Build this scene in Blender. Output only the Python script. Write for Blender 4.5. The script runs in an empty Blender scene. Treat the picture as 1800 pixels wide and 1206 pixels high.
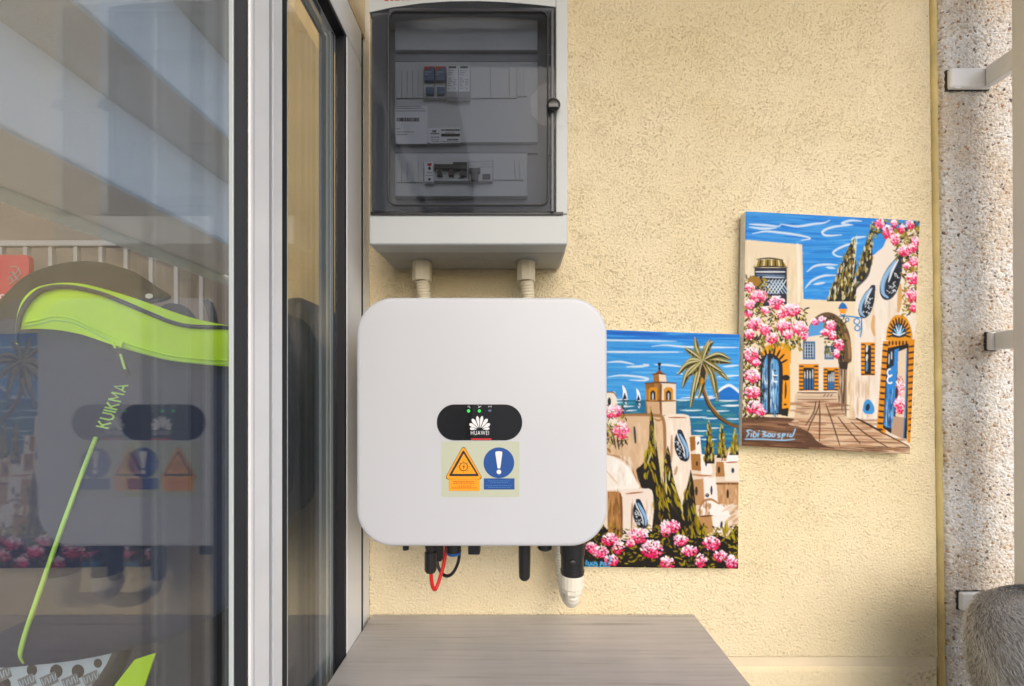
import bpy, bmesh, math, random
import numpy as np
from mathutils import Vector, Matrix

random.seed(7)
RNG = np.random.default_rng(7)
R = math.radians
SC = bpy.context.scene
COL = SC.collection

# ---------------------------------------------------------------- camera, sky, sun, exposure
F, CX, CY, E = 680.0, 908.0, 689.0, 1.40        # focal length and horizon in photo pixels, eye height in metres
D = 0.735                                        # camera to stucco wall
cam_data = bpy.data.cameras.new('camera')
cam = bpy.data.objects.new('camera', cam_data)
COL.objects.link(cam)
cam.location = (0, 0, E)
cam.rotation_euler = (R(90), 0, 0)
cam_data.sensor_fit = 'HORIZONTAL'
cam_data.sensor_width = 36.0
cam_data.lens = F / 1800 * 36
cam_data.shift_x = -(CX - 900) / 1800
cam_data.shift_y = (CY - 603) / 1800
cam_data.clip_start = 0.02
cam_data.clip_end = 2000
SC.camera = cam

SUN_EL, SUN_AZ = R(37), R(163)                   # azimuth clockwise from +Y: behind the camera, to the right
world = bpy.data.worlds.new('World')
SC.world = world
world.use_nodes = True
wn = world.node_tree
sky = wn.nodes.new('ShaderNodeTexSky')
sky.sky_type = 'NISHITA'
sky.sun_disc = False
sky.sun_elevation = SUN_EL
sky.sun_rotation = SUN_AZ
sky.air_density = 1.0
sky.dust_density = 2.5
wn.links.new(sky.outputs[0], wn.nodes['Background'].inputs[0])
wn.nodes['Background'].inputs[1].default_value = 0.15
sd = bpy.data.lights.new('sun', 'SUN')
sd.energy = 0.52
sd.angle = R(75)
sd.color = (1.0, 0.98, 0.95)
sun = bpy.data.objects.new('sun', sd)
COL.objects.link(sun)
sun_dir = Vector((math.sin(SUN_AZ) * math.cos(SUN_EL), math.cos(SUN_AZ) * math.cos(SUN_EL), math.sin(SUN_EL)))
sun.rotation_euler = sun_dir.to_track_quat('Z', 'Y').to_euler()
sun.location = sun_dir * 6
SC.view_settings.view_transform = 'Standard'
SC.view_settings.look = 'None'
SC.view_settings.gamma = 1
SC.view_settings.exposure = 0.70
SC.cycles.use_denoising = True
SC.cycles.max_bounces = 10
SC.cycles.transparent_max_bounces = 32
SC.cycles.caustics_reflective = False
SC.cycles.caustics_refractive = False
SC.cycles.sample_clamp_indirect = 6


# ---------------------------------------------------------------- helpers
def P(px, py, d):
    return Vector(((px - CX) / F * d, d, E - (py - CY) / F * d))


def lin(c):
    out = []
    for v in c:
        v = v / 255.0
        out.append(v / 12.92 if v <= 0.04045 else ((v + 0.055) / 1.055) ** 2.4)
    return tuple(out)


def mat(name, base, rough=0.5, metal=0.0, var=0.0, vscale=12.0, bump=0.0, bscale=200.0, emit=None, coat=0.0, spec=0.5, stretch=None):
    m = bpy.data.materials.new(name)
    m.use_nodes = True
    nt = m.node_tree
    b = nt.nodes['Principled BSDF']
    b.inputs['Base Color'].default_value = (*base, 1)
    b.inputs['Roughness'].default_value = rough
    b.inputs['Metallic'].default_value = metal
    b.inputs['Specular IOR Level'].default_value = spec
    b.inputs['Coat Weight'].default_value = coat
    if emit:
        b.inputs['Emission Color'].default_value = (*emit[0], 1)
        b.inputs['Emission Strength'].default_value = emit[1]
    tc = nt.nodes.new('ShaderNodeTexCoord')
    mp = nt.nodes.new('ShaderNodeMapping')
    nt.links.new(tc.outputs['Object'], mp.inputs[0])
    if stretch:
        mp.inputs['Scale'].default_value = stretch
    if var > 0:
        n = nt.nodes.new('ShaderNodeTexNoise')
        n.inputs['Scale'].default_value = vscale
        n.inputs['Detail'].default_value = 6
        nt.links.new(mp.outputs[0], n.inputs['Vector'])
        r = nt.nodes.new('ShaderNodeMapRange')
        r.inputs['From Min'].default_value = 0.3
        r.inputs['From Max'].default_value = 0.7
        r.inputs['To Min'].default_value = 1 - var
        r.inputs['To Max'].default_value = 1 + var
        nt.links.new(n.outputs['Fac'], r.inputs['Value'])
        v = nt.nodes.new('ShaderNodeVectorMath')
        v.operation = 'SCALE'
        v.inputs[0].default_value = base
        nt.links.new(r.outputs[0], v.inputs['Scale'])
        nt.links.new(v.outputs[0], b.inputs['Base Color'])
        rr = nt.nodes.new('ShaderNodeMapRange')
        rr.inputs['To Min'].default_value = max(0.03, rough - 0.08)
        rr.inputs['To Max'].default_value = min(1, rough + 0.08)
        nt.links.new(n.outputs['Fac'], rr.inputs['Value'])
        nt.links.new(rr.outputs[0], b.inputs['Roughness'])
    if bump > 0:
        n2 = nt.nodes.new('ShaderNodeTexNoise')
        n2.inputs['Scale'].default_value = bscale
        n2.inputs['Detail'].default_value = 4
        nt.links.new(mp.outputs[0], n2.inputs['Vector'])
        bp = nt.nodes.new('ShaderNodeBump')
        bp.inputs['Strength'].default_value = bump
        bp.inputs['Distance'].default_value = 0.002
        nt.links.new(n2.outputs['Fac'], bp.inputs['Height'])
        nt.links.new(bp.outputs[0], b.inputs['Normal'])
    return m


def glass_mat(name, tint, ior=1.5, rough=0.0, dust=0.02):
    """Thin clear sheet: straight-through light plus Fresnel reflection on each face."""
    m = bpy.data.materials.new(name)
    m.use_nodes = True
    nt = m.node_tree
    nt.nodes.remove(nt.nodes['Principled BSDF'])
    out = nt.nodes['Material Output']
    geo = nt.nodes.new('ShaderNodeNewGeometry')
    mr = nt.nodes.new('ShaderNodeMapRange')
    mr.inputs['To Min'].default_value = ior
    mr.inputs['To Max'].default_value = 1 / ior
    nt.links.new(geo.outputs['Backfacing'], mr.inputs['Value'])
    fr = nt.nodes.new('ShaderNodeFresnel')
    nt.links.new(mr.outputs[0], fr.inputs['IOR'])
    tr = nt.nodes.new('ShaderNodeBsdfTransparent')
    tr.inputs[0].default_value = (*tint, 1)
    gl = nt.nodes.new('ShaderNodeBsdfGlossy')
    gl.inputs['Roughness'].default_value = rough
    mix = nt.nodes.new('ShaderNodeMixShader')
    nt.links.new(fr.outputs[0], mix.inputs[0])
    nt.links.new(tr.outputs[0], mix.inputs[1])
    nt.links.new(gl.outputs[0], mix.inputs[2])
    # faint dust and wiping marks on the sheet
    tc = nt.nodes.new('ShaderNodeTexCoord')
    mp = nt.nodes.new('ShaderNodeMapping')
    mp.inputs['Rotation'].default_value = (0.5, 0.2, 0.3)
    mp.inputs['Scale'].default_value = (6, 6, 1.8)
    nt.links.new(tc.outputs['Object'], mp.inputs[0])
    nz = nt.nodes.new('ShaderNodeTexNoise')
    nz.inputs['Scale'].default_value = 2.2
    nz.inputs['Detail'].default_value = 7
    nt.links.new(mp.outputs[0], nz.inputs['Vector'])
    dr = nt.nodes.new('ShaderNodeMapRange')
    dr.inputs['From Min'].default_value = 0.4
    dr.inputs['From Max'].default_value = 0.75
    dr.inputs['To Min'].default_value = 0.002
    dr.inputs['To Max'].default_value = dust
    nt.links.new(nz.outputs['Fac'], dr.inputs['Value'])
    df = nt.nodes.new('ShaderNodeBsdfDiffuse')
    df.inputs[0].default_value = (0.7, 0.7, 0.7, 1)
    mix2 = nt.nodes.new('ShaderNodeMixShader')
    nt.links.new(dr.outputs[0], mix2.inputs[0])
    nt.links.new(mix.outputs[0], mix2.inputs[1])
    nt.links.new(df.outputs[0], mix2.inputs[2])
    nt.links.new(mix2.outputs[0], out.inputs[0])
    return m


def tag(o, label=None, cat=None, group=None, kind=None):
    if label:
        o['label'] = label
    if cat:
        o['category'] = cat
    if group:
        o['group'] = group
    if kind:
        o['kind'] = kind
    return o


def empty(name, loc, label, cat, group=None):
    o = bpy.data.objects.new(name, None)
    o.empty_display_size = 0.05
    COL.objects.link(o)
    o.location = loc
    return tag(o, label, cat, group)


def wloc(o):
    v = Vector(o.location)
    while o.parent:
        o = o.parent
        v += Vector(o.location)
    return v


class MB:
    """Collects geometry in world coordinates; build() links it as one mesh."""
    def __init__(self):
        self.v, self.f = [], []

    def add(self, verts, faces):
        n = len(self.v)
        self.v += [tuple(p) for p in verts]
        self.f += [tuple(i + n for i in f) for f in faces]
        return self

    def box(self, x0, x1, y0, y1, z0, z1):
        v = [(x0, y0, z0), (x1, y0, z0), (x1, y1, z0), (x0, y1, z0), (x0, y0, z1), (x1, y0, z1), (x1, y1, z1), (x0, y1, z1)]
        return self.add(v, [(0, 3, 2, 1), (4, 5, 6, 7), (0, 1, 5, 4), (1, 2, 6, 5), (2, 3, 7, 6), (3, 0, 4, 7)])

    def pxbox(self, x0, y0, x1, y1, d0, d1):
        """Box whose front face fills the photo rectangle at depth d0 and runs straight back to d1."""
        a, b = P(x0, y0, d0), P(x1, y1, d0)
        return self.box(min(a.x, b.x), max(a.x, b.x), d0, d1, min(a.z, b.z), max(a.z, b.z))

    def loft(self, rings, cap0=True, cap1=True):
        n = len(rings[0])
        v, f = [], []
        for r in rings:
            v += [tuple(p) for p in r]
        for k in range(len(rings) - 1):
            for i in range(n):
                j = (i + 1) % n
                f.append((k * n + i, k * n + j, (k + 1) * n + j, (k + 1) * n + i))
        if cap0:
            f.append(tuple(range(n - 1, -1, -1)))
        if cap1:
            f.append(tuple((len(rings) - 1) * n + i for i in range(n)))
        return self.add(v, f)

    def prism(self, pts, off):
        """Polygon (world points) extruded by vector off."""
        off = Vector(off)
        return self.loft([[Vector(p) for p in pts], [Vector(p) + off for p in pts]])

    def pxpoly(self, pts, d, t=0.0004):
        return self.prism([P(x, y, d) for x, y in pts], (0, t, 0))

    def tube(self, pts, rad, n=12, caps=True):
        pts = [Vector(p) for p in pts]
        if not hasattr(rad, '__len__'):
            rad = [rad] * len(pts)
        rings = []
        t0 = (pts[1] - pts[0]).normalized()
        nrm = t0.orthogonal().normalized()
        for i, p in enumerate(pts):
            t = (pts[min(i + 1, len(pts) - 1)] - pts[max(i - 1, 0)]).normalized()
            nrm = (nrm - t * nrm.dot(t)).normalized()
            bn = t.cross(nrm)
            rings.append([p + (nrm * math.cos(a) + bn * math.sin(a)) * rad[i] for a in [2 * math.pi * k / n for k in range(n)]])
        return self.loft(rings, caps, caps)

    def build(self, name, m, parent=None, smooth=None, bevel=0.0, seg=2, fix=True):
        base = wloc(parent) if parent else Vector((0, 0, 0))
        me = bpy.data.meshes.new(name)
        me.from_pydata([tuple(Vector(p) - base) for p in self.v], [], self.f)
        if fix:
            bm = bmesh.new()
            bm.from_mesh(me)
            bmesh.ops.recalc_face_normals(bm, faces=bm.faces)
            bm.to_mesh(me)
            bm.free()
        if m:
            me.materials.append(m)
        if smooth is not None:
            me.polygons.foreach_set('use_smooth', [True] * len(me.polygons))
            me.set_sharp_from_angle(angle=R(smooth))
        o = bpy.data.objects.new(name, me)
        COL.objects.link(o)
        if parent:
            o.parent = parent
        if bevel > 0:
            bv = o.modifiers.new('bevel', 'BEVEL')
            bv.width = bevel
            bv.segments = seg
            bv.limit_method = 'ANGLE'
            bv.angle_limit = R(40)
            if smooth is None:
                me.polygons.foreach_set('use_smooth', [True] * len(me.polygons))
                bv.harden_normals = True
        return o


def smooth_path(pts, n=10):
    """Catmull-Rom through points."""
    pts = [np.array(tuple(p), float) for p in pts]
    q = [2 * pts[0] - pts[1]] + pts + [2 * pts[-1] - pts[-2]]
    out = []
    for i in range(1, len(q) - 2):
        for k in range(n):
            t = k / n
            out.append(0.5 * (2 * q[i] + (q[i + 1] - q[i - 1]) * t + (2 * q[i - 1] - 5 * q[i] + 4 * q[i + 1] - q[i + 2]) * t * t
                              + (3 * q[i] - q[i - 1] - 3 * q[i + 1] + q[i + 2]) * t ** 3))
    out.append(pts[-1])
    return out


def rrect(x0, x1, z0, z1, r, n=8):
    """Rounded rectangle as (x, z) points."""
    out = []
    for cx, cz, a0 in ((x1 - r, z1 - r, 0), (x0 + r, z1 - r, 90), (x0 + r, z0 + r, 180), (x1 - r, z0 + r, 270)):
        for k in range(n + 1):
            a = R(a0 + 90 * k / n)
            out.append((cx + r * math.cos(a), cz + r * math.sin(a)))
    return out


def pxrr(x0, y0, x1, y1, r, n=6):
    return [(a, b) for a, b in rrect(x0, x1, y0, y1, r, n)]


def pxcircle(x, y, r, n=28, ry=None):
    return [(x + r * math.cos(2 * math.pi * k / n), y + (ry or r) * math.sin(2 * math.pi * k / n)) for k in range(n)]


def text_polys(s, spacing=1.0, bold=0.0):
    """Flat text as (verts 2D, faces), cap height normalised to 1, width to its own length."""
    cu = bpy.data.curves.new('text', 'FONT')
    cu.body = s
    cu.size = 1
    cu.space_character = spacing
    cu.resolution_u = 3
    cu.offset = bold
    ob = bpy.data.objects.new('text', cu)
    COL.objects.link(ob)
    bpy.context.view_layer.update()
    me = ob.to_mesh()
    v = np.array([p.co[:] for p in me.vertices])[:, :2]
    f = [tuple(p.vertices) for p in me.polygons]
    ob.to_mesh_clear()
    bpy.data.objects.remove(ob)
    bpy.data.curves.remove(cu)
    v -= v.min(0)
    return v, f, v.max(0)


def text_px(mb, s, org, u, w, at, spacing=1.0, bold=0.0):
    """Text mapped to photo pixels: org + u * x/width + w * y/height, then placed with at(px, py)."""
    v, f, mx = text_polys(s, spacing, bold)
    pts = [at(org[0] + u[0] * a / mx[0] + w[0] * b / mx[1], org[1] + u[1] * a / mx[0] + w[1] * b / mx[1]) for a, b in v]
    return mb.add(pts, f)


# ---------------------------------------------------------------- materials
M = {}
M['white_frame'] = mat('white_frame', (0.82, 0.83, 0.84), 0.32, var=0.03, vscale=20, bump=0.02, bscale=60)
M['gasket'] = mat('gasket', (0.012, 0.012, 0.016), 0.55, var=0.1)
M['bead_grey'] = mat('bead_grey', (0.20, 0.23, 0.25), 0.35)
M['bead_light'] = mat('bead_light', (0.55, 0.60, 0.60), 0.3)
M['glass'] = glass_mat('clear_glass', (0.985, 0.99, 0.988), 1.64, 0.0, 0.006)
M['smoke'] = glass_mat('smoked_plastic', (0.62, 0.645, 0.685), 1.24, 0.03)
M['box_grey'] = mat('box_grey', (0.50, 0.525, 0.52), 0.42, var=0.03, vscale=9, bump=0.03, bscale=900)
M['box_base'] = mat('box_base', (0.42, 0.42, 0.40), 0.5, var=0.05, vscale=9, bump=0.03, bscale=900)
M['inner'] = mat('inner', (0.62, 0.62, 0.60), 0.5, var=0.03)
M['inner_dark'] = mat('inner_dark', (0.36, 0.36, 0.36), 0.55)
M['door_edge'] = mat('door_edge', (0.055, 0.057, 0.058), 0.28, var=0.08, vscale=25)
M['door_border'] = mat('door_border', (0.20, 0.20, 0.205), 0.5, var=0.06)
M['groove'] = mat('groove', (0.25, 0.25, 0.25), 0.6)
M['black'] = mat('black_plastic', (0.012, 0.012, 0.013), 0.38, var=0.1, vscale=60)
M['black_gloss'] = mat('black_gloss', (0.006, 0.006, 0.007), 0.06, coat=0.5)
M['white_pl'] = mat('white_plastic', (0.585, 0.60, 0.63), 0.36, var=0.012, vscale=5, bump=0.015, bscale=1500)
M['heat'] = mat('heat_sink', (0.09, 0.10, 0.10), 0.5, metal=0.3, var=0.1)
M['print_white'] = mat('print_white', (0.80, 0.80, 0.80), 0.5)
M['print_black'] = mat('print_black', (0.02, 0.02, 0.02), 0.6)
M['print_grey'] = mat('print_grey', (0.22, 0.22, 0.22), 0.6)
M['print_red'] = mat('print_red', (0.55, 0.02, 0.02), 0.45)
M['print_orange'] = mat('print_orange', (0.90, 0.36, 0.01), 0.5)
M['print_blue'] = mat('print_blue', (0.01, 0.075, 0.30), 0.5)
M['print_ltblue'] = mat('print_light_blue', (0.08, 0.22, 0.50), 0.5)
M['sticker'] = mat('sticker', (0.52, 0.55, 0.42), 0.4, var=0.03)
M['red'] = mat('red_cable', (0.62, 0.008, 0.008), 0.35)
M['blue'] = mat('blue_ring', (0.01, 0.10, 0.36), 0.3)
M['led'] = mat('green_led', (0.02, 0.5, 0.06), 0.3, emit=((0.03, 0.9, 0.12), 0.3))
M['led_off'] = mat('led_off', (0.07, 0.13, 0.22), 0.3)
M['cream_pl'] = mat('cream_plastic', (0.80, 0.70, 0.50), 0.45, var=0.04, vscale=30)
M['ivory_pl'] = mat('ivory_plastic', (0.80, 0.75, 0.63), 0.45, var=0.04, vscale=30)
M['canvas'] = mat('canvas_edge', (0.80, 0.78, 0.74), 0.8, var=0.12, vscale=60, bump=0.3, bscale=900)
M['sealant'] = mat('sealant', (0.62, 0.49, 0.20), 0.6, var=0.22, vscale=14, bump=0.4, bscale=120)
M['strip'] = mat('strip_plaster', (0.78, 0.66, 0.46), 0.75, var=0.07, vscale=9, bump=0.15, bscale=160)
M['panel_beige'] = mat('panel_beige', (0.72, 0.71, 0.68), 0.6, var=0.03, vscale=8, bump=0.2, bscale=700)
M['bracket'] = mat('bracket_white', (0.90, 0.91, 0.91), 0.4, var=0.05, vscale=25)
M['ceiling'] = mat('ceiling_paint', (0.72, 0.52, 0.26), 0.8, var=0.04, vscale=4)
M['tiles'] = mat('floor_tiles', (0.58, 0.53, 0.47), 0.5, var=0.12, vscale=6)
M['ground'] = mat('ground', (0.30, 0.29, 0.27), 0.9, var=0.15, vscale=0.3)
M['bag'] = mat('bag_fabric', (0.022, 0.034, 0.078), 0.8, var=0.10, vscale=30, bump=0.35, bscale=1400)
M['bag_dark'] = mat('bag_dark', (0.020, 0.018, 0.014), 0.8, var=0.12, vscale=20, bump=0.35, bscale=1400)
M['neon'] = mat('neon_fabric', (0.60, 0.98, 0.002), 0.6, var=0.07, vscale=18, bump=0.2, bscale=1500)
M['neon_line'] = mat('neon_print', (0.48, 0.82, 0.16), 0.5)
M['navy'] = mat('navy_piping', (0.03, 0.04, 0.055), 0.6)
M['racket'] = mat('racket_face', (0.52, 0.62, 0.70), 0.4, var=0.05, vscale=40)
M['hole'] = mat('racket_hole', (0.055, 0.042, 0.032), 0.7)
M['racket_rim'] = mat('racket_rim', (0.03, 0.027, 0.024), 0.35)
M['awning'] = mat('awning_white', (0.74, 0.78, 0.82), 0.45, var=0.03, vscale=3)
M['awning_bar'] = mat('awning_bar', (0.80, 0.88, 0.85), 0.3)
M['brown'] = mat('brown_render', (0.15, 0.12, 0.088), 0.85, var=0.22, vscale=3, bump=0.5, bscale=50)
M['soffit'] = mat('awning_soffit', (0.86, 0.85, 0.82), 0.6, var=0.03, vscale=4)
M['rail'] = mat('rail_paint', (0.28, 0.26, 0.235), 0.5)
M['cabinet'] = mat('dark_cabinet', (0.012, 0.012, 0.015), 0.45, var=0.1, vscale=6)
M['sign_red'] = mat('sign_red', (0.40, 0.02, 0.02), 0.5)


def stucco_material():
    m = mat('stucco', (0.70, 0.50, 0.235), 0.85)
    nt = m.node_tree
    b = nt.nodes['Principled BSDF']
    tc = nt.nodes.new('ShaderNodeTexCoord')
    n = nt.nodes.new('ShaderNodeTexNoise')
    n.inputs['Scale'].default_value = 3.2
    n.inputs['Detail'].default_value = 5
    nt.links.new(tc.outputs['Object'], n.inputs['Vector'])
    r = nt.nodes.new('ShaderNodeValToRGB')
    r.color_ramp.elements[0].position = 0.32
    r.color_ramp.elements[0].color = (0.79, 0.655, 0.395, 1)
    r.color_ramp.elements[1].position = 0.68
    r.color_ramp.elements[1].color = (0.86, 0.745, 0.515, 1)
    nt.links.new(n.outputs['Fac'], r.inputs[0])
    # sparse dark grit in the render coat
    v = nt.nodes.new('ShaderNodeTexVoronoi')
    v.inputs['Scale'].default_value = 62
    nt.links.new(tc.outputs['Object'], v.inputs['Vector'])
    g = nt.nodes.new('ShaderNodeMapRange')
    g.inputs['From Min'].default_value = 0.04
    g.inputs['From Max'].default_value = 0.14
    g.inputs['To Min'].default_value = 1
    g.inputs['To Max'].default_value = 0
    nt.links.new(v.outputs['Distance'], g.inputs['Value'])
    sx = nt.nodes.new('ShaderNodeSeparateColor')
    nt.links.new(v.outputs['Color'], sx.inputs[0])
    th = nt.nodes.new('ShaderNodeMath')
    th.operation = 'GREATER_THAN'
    th.inputs[1].default_value = 0.86
    nt.links.new(sx.outputs[0], th.inputs[0])
    mu = nt.nodes.new('ShaderNodeMath')
    mu.operation = 'MULTIPLY'
    nt.links.new(g.outputs[0], mu.inputs[0])
    nt.links.new(th.outputs[0], mu.inputs[1])
    mu2 = nt.nodes.new('ShaderNodeMath')
    mu2.operation = 'MULTIPLY'
    mu2.inputs[1].default_value = 0.6
    nt.links.new(mu.outputs[0], mu2.inputs[0])
    mx = nt.nodes.new('ShaderNodeMix')
    mx.data_type = 'RGBA'
    nt.links.new(mu2.outputs[0], mx.inputs['Factor'])
    nt.links.new(r.outputs[0], mx.inputs[6])
    mx.inputs[7].default_value = (0.20, 0.12, 0.05, 1)
    nt.links.new(mx.outputs[2], b.inputs['Base Color'])
    n2 = nt.nodes.new('ShaderNodeTexNoise')
    n2.inputs['Scale'].default_value = 520
    n2.inputs['Detail'].default_value = 4
    nt.links.new(tc.outputs['Object'], n2.inputs['Vector'])
    bp = nt.nodes.new('ShaderNodeBump')
    bp.inputs['Strength'].default_value = 0.7
    bp.inputs['Distance'].default_value = 0.003
    nt.links.new(n2.outputs['Fac'], bp.inputs['Height'])
    nt.links.new(bp.outputs[0], b.inputs['Normal'])
    return m


def aggregate_material():
    m = mat('aggregate', (0.6, 0.57, 0.52), 0.8)
    nt = m.node_tree
    b = nt.nodes['Principled BSDF']
    tc = nt.nodes.new('ShaderNodeTexCoord')
    v = nt.nodes.new('ShaderNodeTexVoronoi')
    v.inputs['Scale'].default_value = 230
    nt.links.new(tc.outputs['Object'], v.inputs['Vector'])
    s = nt.nodes.new('ShaderNodeSeparateColor')
    nt.links.new(v.outputs['Color'], s.inputs[0])
    r = nt.nodes.new('ShaderNodeValToRGB')
    cr = r.color_ramp
    cr.interpolation = 'CONSTANT'
    cols = [(0.0, (0.76, 0.74, 0.72)), (0.2, (0.83, 0.81, 0.78)), (0.42, (0.70, 0.66, 0.61)), (0.58, (0.78, 0.72, 0.64)),
            (0.72, (0.86, 0.84, 0.82)), (0.90, (0.58, 0.53, 0.47)), (0.955, (0.56, 0.40, 0.26)), (0.985, (0.24, 0.20, 0.17))]
    cr.elements[0].position, cr.elements[0].color = 0, (*cols[0][1], 1)
    cr.elements[1].position, cr.elements[1].color = cols[1][0], (*cols[1][1], 1)
    for p, c in cols[2:]:
        e = cr.elements.new(p)
        e.color = (*c, 1)
    nt.links.new(s.outputs[0], r.inputs[0])
    n = nt.nodes.new('ShaderNodeTexNoise')
    n.inputs['Scale'].default_value = 9
    n.inputs['Detail'].default_value = 5
    nt.links.new(tc.outputs['Object'], n.inputs['Vector'])
    r2 = nt.nodes.new('ShaderNodeValToRGB')
    r2.color_ramp.elements[0].position = 0.40
    r2.color_ramp.elements[0].color = (1, 1, 1, 1)
    r2.color_ramp.elements[1].position = 0.66
    r2.color_ramp.elements[1].color = (0.88, 0.78, 0.66, 1)
    nt.links.new(n.outputs['Fac'], r2.inputs[0])
    mx = nt.nodes.new('ShaderNodeMix')
    mx.data_type = 'RGBA'
    mx.blend_type = 'MULTIPLY'
    mx.inputs['Factor'].default_value = 1
    nt.links.new(r.outputs[0], mx.inputs[6])
    nt.links.new(r2.outputs[0], mx.inputs[7])
    nt.links.new(mx.outputs[2], b.inputs['Base Color'])
    bp = nt.nodes.new('ShaderNodeBump')
    bp.invert = True
    bp.inputs['Strength'].default_value = 0.8
    bp.inputs['Distance'].default_value = 0.003
    nt.links.new(v.outputs['Distance'], bp.inputs['Height'])
    nt.links.new(bp.outputs[0], b.inputs['Normal'])
    return m


def wood_material():
    m = mat('grey_wood', (0.3, 0.28, 0.26), 0.42)
    nt = m.node_tree
    b = nt.nodes['Principled BSDF']
    tc = nt.nodes.new('ShaderNodeTexCoord')
    mp = nt.nodes.new('ShaderNodeMapping')
    mp.inputs['Scale'].default_value = (1.5, 52, 52)
    nt.links.new(tc.outputs['Object'], mp.inputs[0])
    n = nt.nodes.new('ShaderNodeTexNoise')
    n.inputs['Scale'].default_value = 3.2
    n.inputs['Detail'].default_value = 9
    n.inputs['Roughness'].default_value = 0.62
    n.inputs['Distortion'].default_value = 0.35
    nt.links.new(mp.outputs[0], n.inputs['Vector'])
    r = nt.nodes.new('ShaderNodeValToRGB')
    r.color_ramp.elements[0].position = 0.30
    r.color_ramp.elements[0].color = (0.315, 0.298, 0.285, 1)
    r.color_ramp.elements[1].position = 0.56
    r.color_ramp.elements[1].color = (0.46, 0.446, 0.436, 1)
    e = r.color_ramp.elements.new(0.42)
    e.color = (0.42, 0.405, 0.395, 1)
    nt.links.new(n.outputs['Fac'], r.inputs[0])
    n3 = nt.nodes.new('ShaderNodeTexNoise')
    n3.inputs['Scale'].default_value = 5
    n3.inputs['Detail'].default_value = 4
    nt.links.new(tc.outputs['Object'], n3.inputs['Vector'])
    mr = nt.nodes.new('ShaderNodeMapRange')
    mr.inputs['From Min'].default_value = 0.35
    mr.inputs['From Max'].default_value = 0.65
    mr.inputs['To Min'].default_value = 0.34
    mr.inputs['To Max'].default_value = 0.52
    nt.links.new(n3.outputs['Fac'], mr.inputs['Value'])
    nt.links.new(mr.outputs[0], b.inputs['Roughness'])
    tint = nt.nodes.new('ShaderNodeValToRGB')
    tint.color_ramp.elements[0].position = 0.36
    tint.color_ramp.elements[0].color = (0.90, 0.89, 0.88, 1)
    tint.color_ramp.elements[1].position = 0.64
    tint.color_ramp.elements[1].color = (1.14, 1.10, 1.05, 1)
    nt.links.new(n3.outputs['Fac'], tint.inputs[0])
    mm = nt.nodes.new('ShaderNodeMix')
    mm.data_type = 'RGBA'
    mm.blend_type = 'MULTIPLY'
    mm.inputs['Factor'].default_value = 1
    nt.links.new(r.outputs[0], mm.inputs[6])
    nt.links.new(tint.outputs[0], mm.inputs[7])
    nt.links.new(mm.outputs[2], b.inputs['Base Color'])
    bp = nt.nodes.new('ShaderNodeBump')
    bp.inputs['Strength'].default_value = 0.12
    bp.inputs['Distance'].default_value = 0.001
    nt.links.new(n.outputs['Fac'], bp.inputs['Height'])
    nt.links.new(bp.outputs[0], b.inputs['Normal'])
    return m


def fabric_material():
    """Pale awning sheet: reflects part of the light and lets part of it through."""
    m = bpy.data.materials.new('awning_fabric')
    m.use_nodes = True
    nt = m.node_tree
    nt.nodes.remove(nt.nodes['Principled BSDF'])
    df = nt.nodes.new('ShaderNodeBsdfDiffuse')
    tl = nt.nodes.new('ShaderNodeBsdfTranslucent')
    df.inputs[0].default_value = (0.84, 0.88, 0.92, 1)
    tl.inputs[0].default_value = (0.92, 0.96, 0.99, 1)
    mx = nt.nodes.new('ShaderNodeMixShader')
    mx.inputs[0].default_value = 0.68
    nt.links.new(df.outputs[0], mx.inputs[1])
    nt.links.new(tl.outputs[0], mx.inputs[2])
    nt.links.new(mx.outputs[0], nt.nodes['Material Output'].inputs[0])
    return m


def film_material():
    m = mat('frosted_film', (0.75, 0.75, 0.75), 0.5)
    m.node_tree.nodes['Principled BSDF'].inputs['Alpha'].default_value = 0.035
    return m


def vcol_material(name, rough=0.45, bump=0.15, bscale=900, spec=0.4):
    m = mat(name, (0.5, 0.5, 0.5), rough, bump=bump, bscale=bscale, spec=spec)
    nt = m.node_tree
    a = nt.nodes.new('ShaderNodeVertexColor')
    a.layer_name = 'Col'
    nt.links.new(a.outputs[0], nt.nodes['Principled BSDF'].inputs['Base Color'])
    return m


M['stucco'] = stucco_material()
M['aggregate'] = aggregate_material()
M['wood'] = wood_material()
M['awning'] = fabric_material()
M['paint'] = vcol_material('oil_paint', 0.5, 0.25, 1100, 0.2)
M['fur'] = vcol_material('fur', 0.85, 0, 100, 0.15)
M['pebble'] = vcol_material('pebbles', 0.7, 0.2, 900)


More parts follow.
